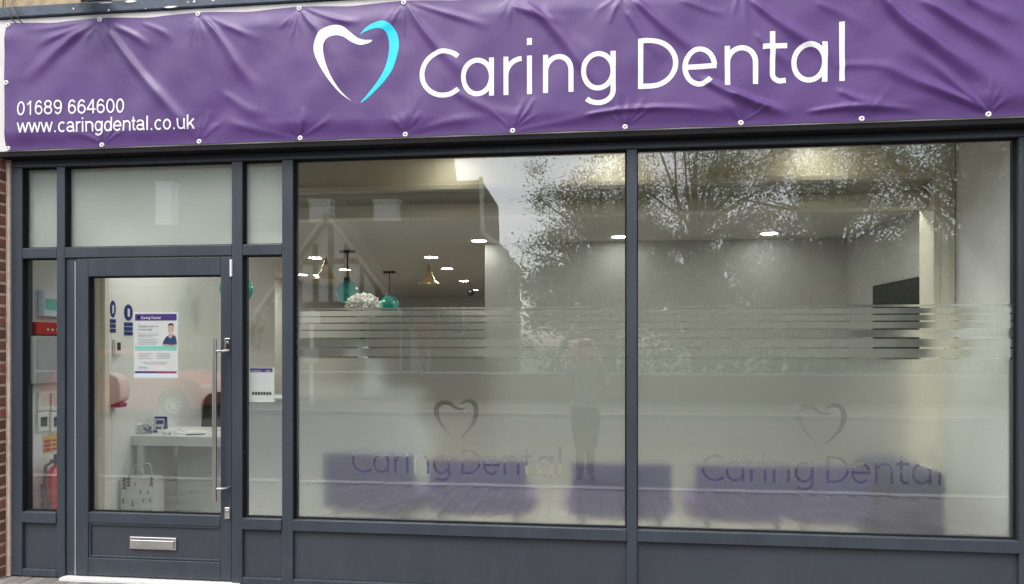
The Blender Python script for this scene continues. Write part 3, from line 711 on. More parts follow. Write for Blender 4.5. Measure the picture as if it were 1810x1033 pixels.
# ================================================================== INSIDE: the room shell
XL, XR, XR2 = -3.764, 2.465, 2.95                       # side walls at the window, right wall further in
ZF = .0                                                 # floor
structure('floor', MB().box(-6, 3.4, .10, 13.6, -.2, ZF), M['floor'])
structure('ceiling', MB().box(-6, 3.4, .905, 13.6, 2.75, 2.97), M['ceil'])
structure('front_ceiling', MB().box(-3.9, 2.6, .092, .78, 2.93, 2.975), M['cream'])
structure('wall_left', MB().box(-4.2, XL, .092, .90, ZF, 2.93).box(-4.2, XL, .902, 3.62, ZF, 2.75), M['plaster'])
structure('wall_return', MB().box(-5.7, XL - .002, 3.622, 3.75, ZF, 2.75), M['plaster'])
structure('wall_far_left', MB().box(-5.8, -5.6, 3.752, 13.4, ZF, 2.75), M['plaster'])
structure('wall_back', MB().box(-5.6, -1.2, 13.4, 13.6, ZF, 2.75), M['plaster'])
structure('wall_waiting', MB().box(-1.2, 3.15, 3.9, 4.05, ZF, 2.75), M['greywall'])
structure('wall_corridor', MB().box(-1.2, -1.05, 4.052, 13.4, ZF, 2.75), M['greywall'])
structure('wall_right', MB().box(XR2, XR2 + .2, .905, 3.9, ZF, 2.75), M['greywall'])
structure('wall_window_side', MB().box(XR, XR + .5, .092, .768, ZF, 2.93), M['plaster'])
# the old shopfront opening: cream posts and a moulded beam
structure('opening_post_right', MB().box(2.325, 2.46, .70, .90, ZF, 2.93).box(2.365, 2.42, .688, .70, ZF, 2.93), M['cream'], bevel=.005)
structure('opening_post_left', MB().box(XL - .05, -3.668, .70, .752, ZF, 2.93).box(-3.74, -3.70, .688, .70, ZF, 2.93), M['cream'], bevel=.005)
structure('opening_beam', MB().box(-3.77, 2.323, .765, .90, 2.48, 2.575).box(-3.77, 2.323, .80, .90, 2.575, 2.66).box(-3.77, 2.323, .69, .90, 2.66, 2.70).box(-3.77, 2.323, .785, .90, 2.70, 2.97), M['cream'], bevel=.004)
structure('wall_nib', MB().box(2.462, XR2 + .2, .77, .904, ZF, 2.97), M['plaster'])
structure('skirting', MB().box(-1.2, XR2, 3.882, 3.899, ZF, .12).box(XR2 - .018, XR2 - .001, .906, 3.88, ZF, .12), M['cream'])

# ---- recessed downlights
def downlight(x, y, z, label, group, r=.085, m='lightdisc'):
    e = empty('downlight', (x, y, z), label, 'downlight', group)
    MB().lathe([(r, -.001), (r + .018, -.006), (r + .018, -.001)], n=28).build('trim_ring', M['white'], e, smooth=True)
    MB().lathe([(0, -.003), (r, -.003)], n=28).build('lens', M[m], e)
ZC = 2.75
def ceil_at(u, v, z=ZC):
    d = FPX * (z - CH) / (VH - v); a = (u - UC) / FPX
    return a * d * CT - d * ST, a * d * ST + d * CT - CD
DL = [(1360, 413, 'round ceiling downlight above the television end of the waiting room'), (1095, 419, 'round ceiling downlight half hidden by the window mullion'), (847, 426, 'largest round downlight by the edge of the corridor opening'),
      (762, 455, 'round downlight second nearest in the receding corridor row'), (790, 475, 'round downlight third along the receding corridor row'), (820, 497, 'round downlight fourth along the corridor row over the dark ornament'), (838, 513, 'smallest farthest downlight at the end of the corridor row'),
      (557, 456, 'round downlight nearest the first brass pendant over the reception side'), (610, 477, 'round downlight close behind the nearer teal pendant rod'), (534, 486, 'small far downlight beside the window frame over reception'), (563, 487, 'small far downlight behind the nearer brass pendant')]
for u, v, lb in DL: downlight(*ceil_at(u, v), ZC, lb, 'round white ceiling downlights', .085, 'deepdisc' if v > 440 else 'lightdisc')
for u, lb in ((795, 'front spotlight above the reception side of the first large window'), (1086, 'front spotlight beside the mullion between the large windows'), (1455, 'front spotlight above the second large window')):
    downlight(at(u, 300, .6)[0], .57, 2.93, lb, 'warm spotlights in the window head', .06, 'spotdisc')
downlight(-3.0, 1.9, ZC, 'added unseen fill lamp over the entrance behind the door transom', 'round white ceiling downlights')  # added lamp, unseen from the camera, lightens the entrance end
for x, lb in ((-1.9, 'added unseen fill lamp behind the beam over the tall counter'), (-.5, 'added unseen fill lamp behind the beam over the waiting chairs by the counter'), (.9, 'added unseen fill lamp behind the beam over the middle waiting chairs'), (2.1, 'added unseen fill lamp behind the beam by the right hand post')):  # two added rows, hidden by the beam, to brighten the room
    for y in (1.2, 1.95): downlight(x, y, ZC, lb + (' in the front row' if y < 1.5 else ' in the second row'), 'round white ceiling downlights', .085, 'filldisc')
downlight(-3.2, 1.15, ZC, 'added unseen fill lamp behind the beam over the low desk', 'round white ceiling downlights', .085, 'filldisc')  # one more added lamp out of sight, lights the desk end

# ---- pendant lamps
def teal_pendant(x, y, zc, r, label):
    e = empty('pendant_lamp', (x, y, ZC), label, 'pendant lamp', 'teal globe pendants over reception')
    h = zc - ZC
    MB().box(-.10, .10, -.03, .03, -.035, -.001).build('ceiling_rose', M['black'], e, bevel=.006)
    MB().tube([(0, 0, -.03), (0, 0, h + r)], .011, 8).build('rod', M['black'], e)
    prof = [(r * math.cos(R(a)), h + r * math.sin(R(a))) for a in range(90, 4, -5)] + [(r * 1.01, h + .012), (r * 1.01, h - .012)] + [(r * math.cos(R(a)), h + r * math.sin(R(a))) for a in range(-5, -61, -5)]
    MB().lathe([(.02, h + r + .05), (.045, h + r + .04), (.05, h + r * .985), (.0, h + r)], n=20).build('cap', M['black'], e, smooth=True)
    MB().lathe(prof, n=36).build('shade', M['teal'], e, smooth=True)
    MB().lathe([(.0, h - r * .6), (.05, h - r * .62), (.06, h - r * .45), (0, h - r * .3)], n=16).build('bulb', M['bulbdisc'], e, smooth=True)
teal_pendant(-3.05, 4.3, 2.21, .148, 'teal globe pendant lamp on a black rod, nearest the window frame')
teal_pendant(-3.24, 6.8, 2.19, .158, 'teal domed pendant lamp on a black rod, the smaller farther one')
teal_pendant(-3.285, 1.95, 2.06, .148, 'teal globe pendant cut off by the frame in the narrow side window')
def brass_pendant(u, vb, w, label, zb):
    d = FPX * (zb - CH) / (VH - vb); a = (u - UC) / FPX
    x, y = a * d * CT - d * ST, a * d * ST + d * CT - CD
    e = empty('tiered_pendant', (x, y, ZC), label, 'pendant lamp', 'tiered brass pendants'); h = zb - ZC
    pr = [(w, h), (w * .98, h + .012), (w * .62, h + .05), (w * .5, h + .075), (w * .56, h + .085), (w * .36, h + .13), (w * .28, h + .15), (w * .33, h + .16), (w * .2, h + .21), (w * .14, h + .225), (w * .18, h + .235), (w * .07, h + .29), (.008, h + .32)]
    MB().lathe(pr, n=28).build('tiered_shade', M['brass'], e, smooth=True)
    MB().tube([(0, 0, h + .3), (0, 0, 0)], .004, 6).build('cord', M['brass'], e)
    MB().lathe([(0, h - .07), (.05, h - .05), (.065, h - .01), (.05, h + .02)], n=16).build('globe', M['clear'], e, smooth=True)
brass_pendant(576, 496, .19, 'tiered brass pendant lamp left of the nearer teal globe', 2.40)
brass_pendant(758, 503, .17, 'tiered brass pendant lamp over the corridor side', 2.45)
de = empty('hanging_ornament', (*ceil_at(832, 500), ZC), 'small dark ball ornament hanging near the far corridor downlights', 'ornament')
MB().tube([(0, 0, 0), (0, 0, -.12)], .004, 6).build('cord', M['ink'], de)
MB().lathe([(.07 * math.sin(R(a)), -.19 + .07 * math.cos(R(a))) for a in range(0, 181, 15)], n=18).build('ball', M['black'], de, smooth=True)

# ---- reception desk
YD = 1.13
x_hi = at(421, 703, YD)[0]
rd = empty('reception_desk', (-2.6, YD, 0), 'white reception desk, low writing end beside a taller counter', 'desk')
zl = at(300, 771, YD)[1]; zh = at(465, 703, YD)[1]
_o = (2.6, -YD)
def part(mb, name, m, e, o, **k):
    r_ = mb.build(name, m, e, **k); r_.location = (-o[0], -o[1], -(o[2] if len(o) > 2 else 0)); return r_
oo = (-2.6, YD)
part(MB().box(at(228, 775, YD)[0], x_hi - .003, YD, YD + .62, zl - .085, zl), 'low_top', M['counter'], rd, oo, bevel=.006)
part(MB().box(at(238, 800, YD)[0], at(249, 800, YD)[0], YD + .03, YD + .07, 0, zl - .087), 'leg', M['counter'], rd, oo)
part(MB().box(at(250, 800, YD)[0] + .1, x_hi - .003, YD + .34, YD + .37, .0, zl - .087), 'modesty_panel', M['counter'], rd, oo)
part(MB().box(x_hi, -1.42, YD, YD + .06, 0, zh - .032), 'counter_front', M['counter'], rd, oo)
part(MB().box(x_hi, -1.42, YD + .062, YD + .6, 0, zl), 'counter_body', M['counter'], rd, oo)
part(MB().box(x_hi - .0, -1.40, YD - .03, YD + .30, zh - .03, zh), 'counter_top', M['counter'], rd, oo, bevel=.005)
# things on and by the low end
bx0, bz1 = at(227, 748, YD + .1); bx1, _ = at(268, 748, YD + .1)
ab = empty('acrylic_box', ((bx0 + bx1) / 2, YD + .14, zl), 'clear box of white toothbrush packs on the low desk end', 'box')
wv = (bx1 - bx0) / 2
MB().box(-wv, wv, -.08, -.077, .002, .13).box(-wv, wv, .077, .08, .002, .13).box(-wv, -wv + .003, -.077, .077, .002, .13).box(wv - .003, wv, -.077, .077, .002, .13).build('box_wall', M['clear'], ab)
for k in range(26):
    pk = MB().box(-.034, .034, -.011, .011, -.009, .009).build('pack', M['paper' if k % 4 else 'blue'], ab, bevel=.003)
    pk.location = (random.uniform(-wv + .04, wv - .04), random.uniform(-.05, .05), .014 + .012 * (k // 4)); pk.rotation_euler = (random.uniform(-.5, .5), random.uniform(-.6, .6), random.uniform(0, 3))
for k in range(9):
    u = random.uniform(266, 312)
    o = MB().box(-.03, .03, -.014, .014, 0, .03).build('sample_pack', M['paper'], bevel=.004)
    o.location = (at(u, 780, YD + .1)[0], YD + .05 + .022 * k, zl); o.rotation_euler = (0, 0, random.uniform(0, 3)); 
    tag(o, 'small white sample pack, one of the loose row between clear box and leaflets', 'sample pack', 'white sample packs on the low desk')
cx0, cz1 = at(272, 749, YD + .2); cx1, cz0 = at(293, 768, YD + .2)
ch = empty('card_holder', ((cx0 + cx1) / 2, YD + .2, zl), 'blue and white card display standing behind the sample packs', 'card display')
MB().prism([(-.012, .0), (.03, .0), (.02, .135), (.012, .135)], -.055, .055, 'x').build('stand', M['blue'], ch)
for a_, b_, c_, d_, m_ in ((-.048, .040, .018, .118, 'paper'), (-.030, .034, .070, .104, 'blue'), (-.030, .022, .030, .046, 'navy')):
    o = MB().box(a_, b_, -.0165 - (.0015 if m_ != 'paper' else 0), -.0142 - (.0015 if m_ != 'paper' else 0), c_, d_).build('card' if m_ == 'paper' else 'card_print', M[m_], ch); o.rotation_euler = (-.17, 0, 0)
pl = MB()
for k in range(3): pl.box(-.19 + .012 * k, .10 - .02 * k, -.09 + .01 * k, .10, .0 + .004 * k, .0035 + .004 * k)
o = pl.build('leaflet_pile', M['paper']); o.location = (at(338, 780, YD + .15)[0], YD + .2, zl + .001); o.rotation_euler = (0, 0, .25); tag(o, 'flat pile of white leaflets on the low desk', 'leaflets')
pen = MB().tube([(-.075, 0, .007), (.06, 0, .007), (.078, 0, .007)], [.005, .005, .001], 8).build('pen', M['ink']); pen.location = (at(345, 780, YD + .05)[0], YD + .06, zl + .001); pen.rotation_euler = (0, 0, .5); tag(pen, 'dark pen lying near the front edge of the low desk', 'pen')
# gift bag with small trees
gx0, gz1 = at(214, 843, .98); gx1, _ = at(276, 843, .98)
gb = empty('gift_bag', ((gx0 + gx1) / 2, .98, 0), 'pale paper gift bag printed with small trees in front of the desk', 'gift bag')
gw = (gx1 - gx0) / 2; gh = gz1
MB().add([(-gw, 0, 0), (gw, 0, 0), (gw, .11, 0), (-gw, .11, 0), (-gw, -.006, gh), (gw, -.006, gh), (gw, .10, gh), (-gw, .10, gh)], [(0, 1, 5, 4), (1, 2, 6, 5), (2, 3, 7, 6), (3, 0, 4, 7), (3, 2, 1, 0)]).build('bag_body', M['bag'], gb)
for k, (px_, pz_, s_) in enumerate([(-.10, .33, 2.6), (-.07, .35, 2.2), (.10, .36, 2.0), (-.02, .36, .9), (.02, .30, 1), (.075, .30, .9), (-.11, .23, 1.2), (-.04, .21, 1.2), (.04, .24, .8), (.09, .24, 1), (-.11, .14, 1.2), (-.045, .14, 1.3), (.03, .14, .9), (.09, .16, 1), (-.09, .05, 1.1), (0, .06, 1.2), (.08, .07, 1.6)]):
    t = MB()
    for q in range(3): t.poly([(-.010 * s_ + .002 * q, -.0085, .012 * q * s_), (.010 * s_ - .002 * q, -.0085, .012 * q * s_), (0, -.0085, (.012 * q + .016) * s_)])
    o = t.build('tree_print', M['tree_ink'], gb); o.location = (px_ * gw / .13, 0, pz_ * gh / .42)
for yy in (-.004, .10): MB().tube([(-.05, yy, gh - .01), (-.045, yy, gh + .06), (-.02, yy, gh + .095), (.02, yy, gh + .095), (.045, yy, gh + .06), (.05, yy, gh - .01)], .003, 6).build('handle', M['paper'], gb)
# office chair behind the low end
oc = empty('office_chair', (at(378, 720, 1.98)[0], 2.0, 0), 'black office chair behind the low reception desk', 'chair')
MB().prism(catmull([(-.21, .62), (.21, .62), (.23, .85), (.17, 1.05), (-.17, 1.05), (-.23, .85)], 5), .16, .22, 'y').build('backrest', M['black'], oc, bevel=.02)
MB().prism(catmull([(-.24, -.22), (.24, -.22), (.25, .2), (-.25, .2)], 6), .44, .52, 'z').build('seat', M['black'], oc, bevel=.02)
MB().tube([(0, 0, .08), (0, 0, .45)], .03, 12).tube([(0, .15, .42), (0, .25, .5), (0, .23, .7)], .02, 8).build('column', M['black'], oc)
for k in range(5):
    q = k * 2 * math.pi / 5; MB().tube([(0, 0, .1), (.28 * math.cos(q), .28 * math.sin(q), .05)], [.025, .018], 8).lathe([(0, -.012), (.026, -.01), (.026, .01), (0, .012)], (.28 * math.cos(q), .28 * math.sin(q), .027), 12, 'x').build('castor_leg', M['black'], oc)
# flowers
def flower_ball(e, c, r, n, s):
    P = MB()
    for i in range(n):
        q = Vector(rng.normal(size=3)); q.normalize(); q *= r * random.uniform(.72, 1.0); q.z *= .72
        a = Vector(rng.normal(size=3)).normalized(); b = a.cross(q).normalized(); a = b.cross(q).normalized() + q.normalized() * .6
        o = Vector(c) + q
        P.add([o - b * s * .5, o + a * s * .6 - b * s * .2, o + a * s, o + a * s * .6 + b * s * .2, o + b * s * .5], [(0, 1, 2, 3, 4)])
    return tag(P.build('petals', M['petal'], e), kind='stuff')
vx, vz = at(642, 541, 1.3)
fv = empty('flower_vase', (vx, 1.3, zh), 'white vase with a fluffy white flower head on the reception counter', 'vase')
MB().lathe([(0, .002), (.055, .002), (.075, .06), (.06, .22), (.035, .34), (.045, .42), (.038, .42), (.03, .34), (.05, .2)], n=24).build('vase', M['counter'], fv, smooth=True)
for k in range(6): MB().tube([(0, 0, .3), (random.uniform(-.05, .05), random.uniform(-.04, .04), vz - zh)], .004, 6).build('stem', M['stemgreen'], fv)
flower_ball(fv, (0, 0, vz - zh), .14, 1100, .026)
# dandelion wall art on the left wall
da = empty('wall_flower', (XL, on_x(453, 585, XL + .03)[0], on_x(453, 585, XL + .03)[1]), 'white dandelion shaped wall decoration seen through the narrow side window', 'wall decoration')
P = MB()
for k in range(70):
    q = Vector(rng.normal(size=3)); q.normalize(); q.x = abs(q.x) * .35 + .02
    e_ = Vector((q.x * .2, q.y * .27, q.z * .25)) * random.uniform(.75, 1)
    P.tube([(0.004, 0, 0), e_], .0022, 4)
    for j in range(5):
        g_ = Vector(rng.normal(size=3)) * .016; P.tube([e_, e_ + g_], .0025, 4)
tag(P.build('filaments', M['petal'], da), kind='stuff')
MB().lathe([(.02 * math.sin(R(a)), .02 * math.cos(R(a))) for a in range(0, 181, 30)], (.015, 0, 0), 10).build('centre', M['petal'], da, smooth=True)

# ---- waiting room seats with their backs to the window
def seat(u0, u1, vt, label, m='purple', y=.36, cube=False):
    x0 = at(u0, 850, y)[0]; x1 = at(u1, 850, y)[0]; zt = at((u0 + u1) / 2, vt, y)[1]; wd = x1 - x0
    e = empty('waiting_chair', ((x0 + x1) / 2, y, 0), label, 'chair', 'purple waiting room chairs')
    h = wd / 2
    if cube:
        MB().box(-h, h, 0, .50, .10, zt).build('body', M[m], e, bevel=.03)
        MB().box(-h + .02, h - .02, -.004, .0, .36, .375).build('seam', M['dpurple'], e)
    else:
        o = MB().prism(catmull([(-h, zt - .02), (-h, .46), (-h + .05, .40), (h - .05, .40), (h, .46), (h, zt - .02), (h - .03, zt), (-h + .03, zt)], 3), 0, .085, 'y').build('backrest', M[m], e, bevel=.02)
        MB().prism(catmull([(-h + .01, .09), (h - .01, .09), (h - .02, .56), (-h + .02, .56)], 5), .36, .455, 'z').build('seat', M[m], e, bevel=.02)
    for sx in (-1, 1):
        for yy in (.05, .48):
            MB().tube([(sx * (h - .05), yy, .0), (sx * (h - .07), yy, .40 if not cube else .11)], [.012, .016], 10).build('leg', M['steel'], e)
seat(565, 722, 812, 'purple waiting chair nearest the reception end behind the frosted window')
seat(756, 926, 822, 'purple waiting chair behind the word Dental on the first large window')
seat(1012, 1188, 828, 'purple waiting chair behind the mullion between the large windows')
seat(1237, 1400, 832, 'purple waiting chair behind the word Caring on the second large window')
seat(1412, 1562, 834, 'purple waiting chair beside the dark cube seat')
seat(1583, 1680, 838, 'dark purple cube seat at the right end of the window', 'dpurple', .17, True)

# ---- television on the right wall
(ya, za), (yb, zb) = on_x(1638, 487, XR2 - .05), on_x(1545, 507, XR2 - .05)
tv = empty('television', (XR2, (ya + yb) / 2, za), 'black flat television on the right hand wall of the waiting room', 'television')
hw_ = (yb - ya) / 2
MB().box(-.065, -.03, -hw_, hw_, -.70, 0).build('casing', M['black'], tv, bevel=.005)
MB().box(-.068, -.0655, -hw_ + .012, hw_ - .012, -.685, -.012).build('screen', M['screen'], tv)
MB().box(-.03, -.002, -.15, .15, -.5, -.2).build('bracket', M['black'], tv)

# ---- items on the left wall just inside the entrance
def wall_item(name, u0, u1, v0, v1, depth, m, label, cat, bevel=.004, xw=XL):
    xf = xw + depth
    (y0, z0), (y1, z1) = on_x(u0, v0, xf), on_x(u1, v1, xf)
    e = empty(name, (xw, (y0 + y1) / 2, (z0 + z1) / 2), label, cat)
    hy, hz_ = abs(y1 - y0) / 2, abs(z1 - z0) / 2
    MB().box(.001, depth, -hy, hy, -hz_, hz_).build('casing', M[m], e, bevel=bevel)
    return e, hy, hz_
e, hy, hz_ = wall_item('alarm_panel', 63, 132, 594, 674, .075, 'greymetal', 'light grey fire alarm panel on the wall by the entrance', 'alarm panel')
MB().box(.0755, .079, .02, hy - .02, -.06, .07).build('display', M['white'], e)
MB().box(.0795, .081, .03, hy - .03, -.045, -.02).build('readout', M['ink'], e)
for k in range(3): MB().box(.0795, .081, .03 + .02 * k, .042 + .02 * k, .03, .045).build('key', M['ink'], e)
MB().box(.0755, .0775, -hy + .015, -.02, -hz_ + .02, hz_ - .02).build('cover', M['greymetal'], e, bevel=.003)
e, hy, hz_ = wall_item('call_point_box', 66, 118, 569, 592, .06, 'red', 'red break glass box above the grey alarm panel', 'alarm box')
for k in (-1, 0, 1): MB().lathe([(0, .064), (.008, .063), (.009, .0605)], (0, k * .04, -.01), 12, 'x').build('button', M['white'], e, smooth=True)
e, hy, hz_ = wall_item('leaflet_holder', 78, 128, 512, 562, .05, 'paper_blue', 'pale leaflet holder above the red box', 'leaflet holder')
MB().box(.0505, .052, -hy + .01, hy - .01, -.045, .03).build('leaflet', M['mint'], e)
MB().box(.0505, .052, -hy + .01, hy - .01, .032, .085).build('leaflet', M['paper'], e)
for i, (u0, u1, v0, v1, lb) in enumerate([(69, 88, 695, 725, 'upper left cream switch plate below the alarm panel'), (92, 112, 695, 725, 'upper right cream switch plate below the alarm panel'), (68, 87, 729, 761, 'lower left switch plate with a dark window'), (91, 112, 729, 761, 'lower right switch plate with a dark window')]):
    e, hy, hz_ = wall_item('switch_plate', u0, u1, v0, v1, .018, 'white', lb, 'switch', .003); e['group'] = 'switch plates under the alarm panel'
    MB().box(.0185, .021, -hy * .6, hy * .6, -hz_ * .5, hz_ * .45).build('rocker', M['cream' if i < 2 else 'ink'], e, bevel=.002)
e, hy, hz_ = wall_item('fire_notice', 77, 104, 771, 796, .004, 'yellow', 'yellow and red fire action notice above the extinguisher', 'notice', 0)
for k in range(3):
    MB().box(.0045, .0055, -hy + .006, -hy * .1, -hz_ + .008 + k * .03, -hz_ + .03 + k * .03).build('pictogram', M['red'], e)
    MB().box(.0045, .0055, hy * .1, hy - .006, -hz_ + .012 + k * .03, -hz_ + .024 + k * .03).build('text_block', M['red'], e)
fx, fz = on_x(101, 900, XL + .09)
fe = empty('fire_extinguisher', (XL + .10, on_x(101, 860, XL + .1)[0], .27), 'red fire extinguisher standing below the fire notice', 'fire extinguisher')
MB().lathe([(0, 0), (.072, .002), (.075, .02), (.075, .33), (.066, .385), (.035, .42), (.02, .43), (.02, .45)], n=28).build('cylinder', M['red'], fe, smooth=True)
MB().box(-.014, .014, -.05, .09, .452, .475).box(-.012, .012, -.02, .10, .495, .508).box(-.014, .014, -.02, .02, .475, .495).build('valve_handle', M['black'], fe, bevel=.004)
MB().tube([(0, -.04, .46), (0, -.10, .44), (.0, -.115, .33), (.01, -.10, .18), (.01, -.09, .10)], .011, 10).build('hose', M['black'], fe, smooth=True)
MB().box(-.099, -.07, -.03, .03, .1, .3).build('wall_bracket', M['black'], fe)
# round blue mandatory notices beyond the cream post
for u0, u1, v0, lb in ((194, 204, 539, 'narrow blue mandatory notice next to the cream post'), (219, 234, 541, 'blue mandatory notice with a round pictogram, the wider one')):
    (y0, z1), (y1, _) = on_x(u0, v0, XL), on_x(u1, v0, XL); wd = (y1 - y0)
    e = empty('safety_notice', (XL, (y0 + y1) / 2, z1 - wd * .5), lb, 'notice', 'blue safety notices on the entrance wall')
    hr = .068
    MB().lathe([(0, .004), (wd * .5, .004), (wd * .5, .001)], n=28, axis='x').build('roundel', M['blue'], e).scale = (1, 1, hr / (wd * .5))
    MB().box(.0045, .0055, -wd * .12, wd * .12, -hr * .5, hr * .45).build('pictogram', M['paper'], e)
    for k in range(3): MB().box(.001, .004, -wd * .5, wd * .5, -hr - .045 - k * .038, -hr - .014 - k * .038).build('text_block', M['blue'], e)
e, hy, hz_ = wall_item('thermostat', 204, 216, 600, 628, .025, 'white', 'small white wall controller with a dark display below the blue notices', 'controller')
MB().box(.0255, .027, -hy * .5, hy * .5, -hz_ * .4, hz_ * .6).build('display', M['ink'], e)
(y0, z0) = on_x(210, 690, XL + .06)
sdp = empty('soap_dispenser', (XL, y0, z0), 'pinkish white hand gel dispenser with a dark red base on the entrance wall', 'dispenser')
MB().prism(catmull([(.001, -.10), (.10, -.08), (.115, .0), (.10, .09), (.05, .125), (.001, .13)], 4), -.06, .06, 'y').build('cover', M['pinkwhite'], sdp, bevel=.012)
MB().box(.02, .10, -.045, .045, -.135, -.102).build('base', M['maroon'], sdp, bevel=.008)

# ---- paper notices on the glass
def poster(name, u0, v0, u1, v1, label, y=YG + .012):
    x0, z1 = at(u0, v0, y); x1, z0 = at(u1, v1, y)
    e = empty(name, ((x0 + x1) / 2, y, (z0 + z1) / 2), label, 'poster')
    W, H_ = (x1 - x0) / 2, (z1 - z0) / 2
    MB().box(-W, W, 0, .0012, -H_, H_).build('sheet', M['paper'], e)
    return e, W, H_
e, W, H_ = poster('door_poster', 236.5, 552, 314.5, 669, 'white dental care poster with a smiling man taped inside the door glass')
def pr(e, W, H_, a, b, c, d, m, name='print', y=-.0008):  # rectangle in sheet fractions, top-left origin
    return MB().box(-W + 2 * W * a, -W + 2 * W * c, y, y + .0006, H_ - 2 * H_ * d, H_ - 2 * H_ * b).build(name, M[m], e)
pr(e, W, H_, .03, .03, .97, .13, 'indigo', 'header')
pr(e, W, H_, .03, .515, .97, .585, 'mint', 'mint_band')
pr(e, W, H_, .03, .895, .5, .925, 'indigo', 'footer'); pr(e, W, H_, .5, .895, .97, .925, 'maroon', 'footer')
pr(e, W, H_, .03, .945, .97, .985, 'paper_blue', 'footer_strip')
def words(e, W, H_, body, a, b, wfrac, m, hgt=None, bold=0.0):
    V, F = text_mesh(body, 2 * W * wfrac, None, bold)
    if hgt: V = V * [1, (2 * H_ * hgt) / V[:, 1].max()]
    o = MB().add([(-W + 2 * W * a + p[0], -.0016, H_ - 2 * H_ * b + p[1]) for p in V], [tuple(f) for f in F]).build('lettering', M[m], e)
    tag(o, kind='stuff')
words(e, W, H_, 'Caring Dental', .17, .105, .44, 'paper', None, .01)
pr(e, W, H_, .09, .06, .13, .10, 'paper', 'mark')
words(e, W, H_, 'Quality care in', .10, .23, .46, 'grey_ink', None, .012); words(e, W, H_, 'every way', .10, .28, .32, 'grey_ink', None, .012)
for k in range(3): pr(e, W, H_, .10, .325 + k * .024, .56 - .12 * (k == 2), .333 + k * .024, 'grey_ink', 'text_line')
for k in range(4): pr(e, W, H_, .10, .41 + k * .024, .55 - .05 * (k % 2), .418 + k * .024, 'grey_ink', 'text_line')
for k in range(4):
    pr(e, W, H_, .10, .625 + k * .024, .42 - .04 * (k % 3), .633 + k * .024, 'grey_ink', 'text_line'); pr(e, W, H_, .52, .625 + k * .024, .84 - .03 * (k % 2), .633 + k * .024, 'grey_ink', 'text_line')
pr(e, W, H_, .2, .76, .78, .768, 'grey_ink', 'text_line'); pr(e, W, H_, .24, .783, .74, .791, 'grey_ink', 'text_line')
words(e, W, H_, 'Caring', .11, .852, .19, 'grey_ink', None, .012)
def disc(e, W, H_, pts, m, name, y): MB().poly([(-W + 2 * W * p[0], y, H_ - 2 * H_ * p[1]) for p in pts]).build(name, M[m], e)
disc(e, W, H_, catmull([(.66, .50), (.70, .41), (.78, .355), (.86, .335), (.94, .365), (.965, .42), (.965, .505), (.80, .512)], 4), 'navy', 'tunic_print', -.0010)
disc(e, W, H_, catmull([(.78, .36), (.80, .335), (.89, .335), (.90, .35), (.83, .40)], 4), 'poster_face', 'neck_print', -.0013)
disc(e, W, H_, catmull([(.78, .21), (.845, .19), (.90, .21), (.905, .27), (.87, .325), (.835, .332), (.80, .315), (.78, .27)], 4), 'poster_face', 'face_print', -.0016)
disc(e, W, H_, catmull([(.775, .225), (.79, .185), (.845, .17), (.90, .185), (.91, .23), (.89, .207), (.84, .203), (.79, .21)], 4), 'ink', 'hair_print', -.0019)
disc(e, W, H_, catmull([(.82, .303), (.85, .30), (.875, .303), (.85, .315)], 3), 'paper', 'smile_print', -.0022)
disc(e, W, H_, catmull([(.64, .505), (.72, .485), (.86, .50), (.95, .485), (.965, .51), (.80, .518)], 3), 'poster_face', 'arms_print', -.0022)
e, W, H_ = poster('opening_notice', 440.5, 650.5, 485, 711.5, 'small white notice with a purple header in the narrow side window')
pr(e, W, H_, .04, .015, .93, .13, 'indigo', 'header'); words(e, W, H_, 'Caring Dental', .09, .10, .38, 'paper', None, .02); words(e, W, H_, 'Notice', .66, .10, .2, 'paper', None, .02)
for k in range(4): pr(e, W, H_, .13, .24 + k * .06, .75 - .08 * (k % 2), .252 + k * .06, 'paper_blue', 'text_line')
for k in range(7): pr(e, W, H_, .12 + .112 * k, .70, .12 + .112 * k + .085, .785 + .004 * (k % 3), 'ink', 'pictogram')

# ================================================================== ACROSS THE STREET (seen mirrored in the glass)
GZ0_ = ZR + .12
def rx(u, Y): return at(u, 600, Y)[0]
def rz_(u, v, Y): return at(u, v, Y)[1]
# ---- half timbered gabled house
YH = 21.0
hx_a, hz_a = at(585, 380, YH); half = (at(690, 520, YH)[0] - hx_a)
slope_h = (hz_a - at(690, 520, YH)[1]) / half
zev = 2.9; hw2 = (hz_a - zev) / slope_h
yf = 2 * YG - YH
hs_ = empty('timbered_house', (hx_a, yf, GZ0_), 'half timbered gabled house with white chimneys across the street', 'house')
def hp(mb, name, m, **k): return part(mb, name, m, hs_, (hx_a, yf, GZ0_), **k)
gable = hp(MB().prism([(hx_a - hw2 + .1, GZ0_), (hx_a + hw2 - .1, GZ0_), (hx_a + hw2 - .1, zev), (hx_a, hz_a - .15), (hx_a - hw2 + .1, zev)], yf, yf - 7.5), 'gable_wall', M['render'])
def tim(a, b, wdt=.16):
    d = Vector((b[0] - a[0], 0, b[1] - a[1])); n_ = Vector((-d.z, 0, d.x)).normalized() * wdt / 2
    P = [(a[0] + n_.x, a[1] + n_.z), (b[0] + n_.x, b[1] + n_.z), (b[0] - n_.x, b[1] - n_.z), (a[0] - n_.x, a[1] - n_.z)]
    hp(MB().prism(P, yf + .002, yf + .05), 'timber', M['timber'])
def zroof(x): return hz_a - .3 - abs(x - hx_a) * slope_h
zt1 = at(585, 462, YH)[1]; zt2 = at(585, 540, YH)[1]
tim((hx_a - (hz_a - .3 - zt1) / slope_h, zt1), (hx_a + (hz_a - .3 - zt1) / slope_h, zt1), .22)
tim((hx_a - hw2 + .3, zt2), (hx_a + hw2 - .3, zt2), .25)
for k in range(-2, 3):
    x = hx_a + k * .62
    if zroof(x) > zt1 + .1: tim((x, zt1 + .11), (x, zroof(x)), .2)
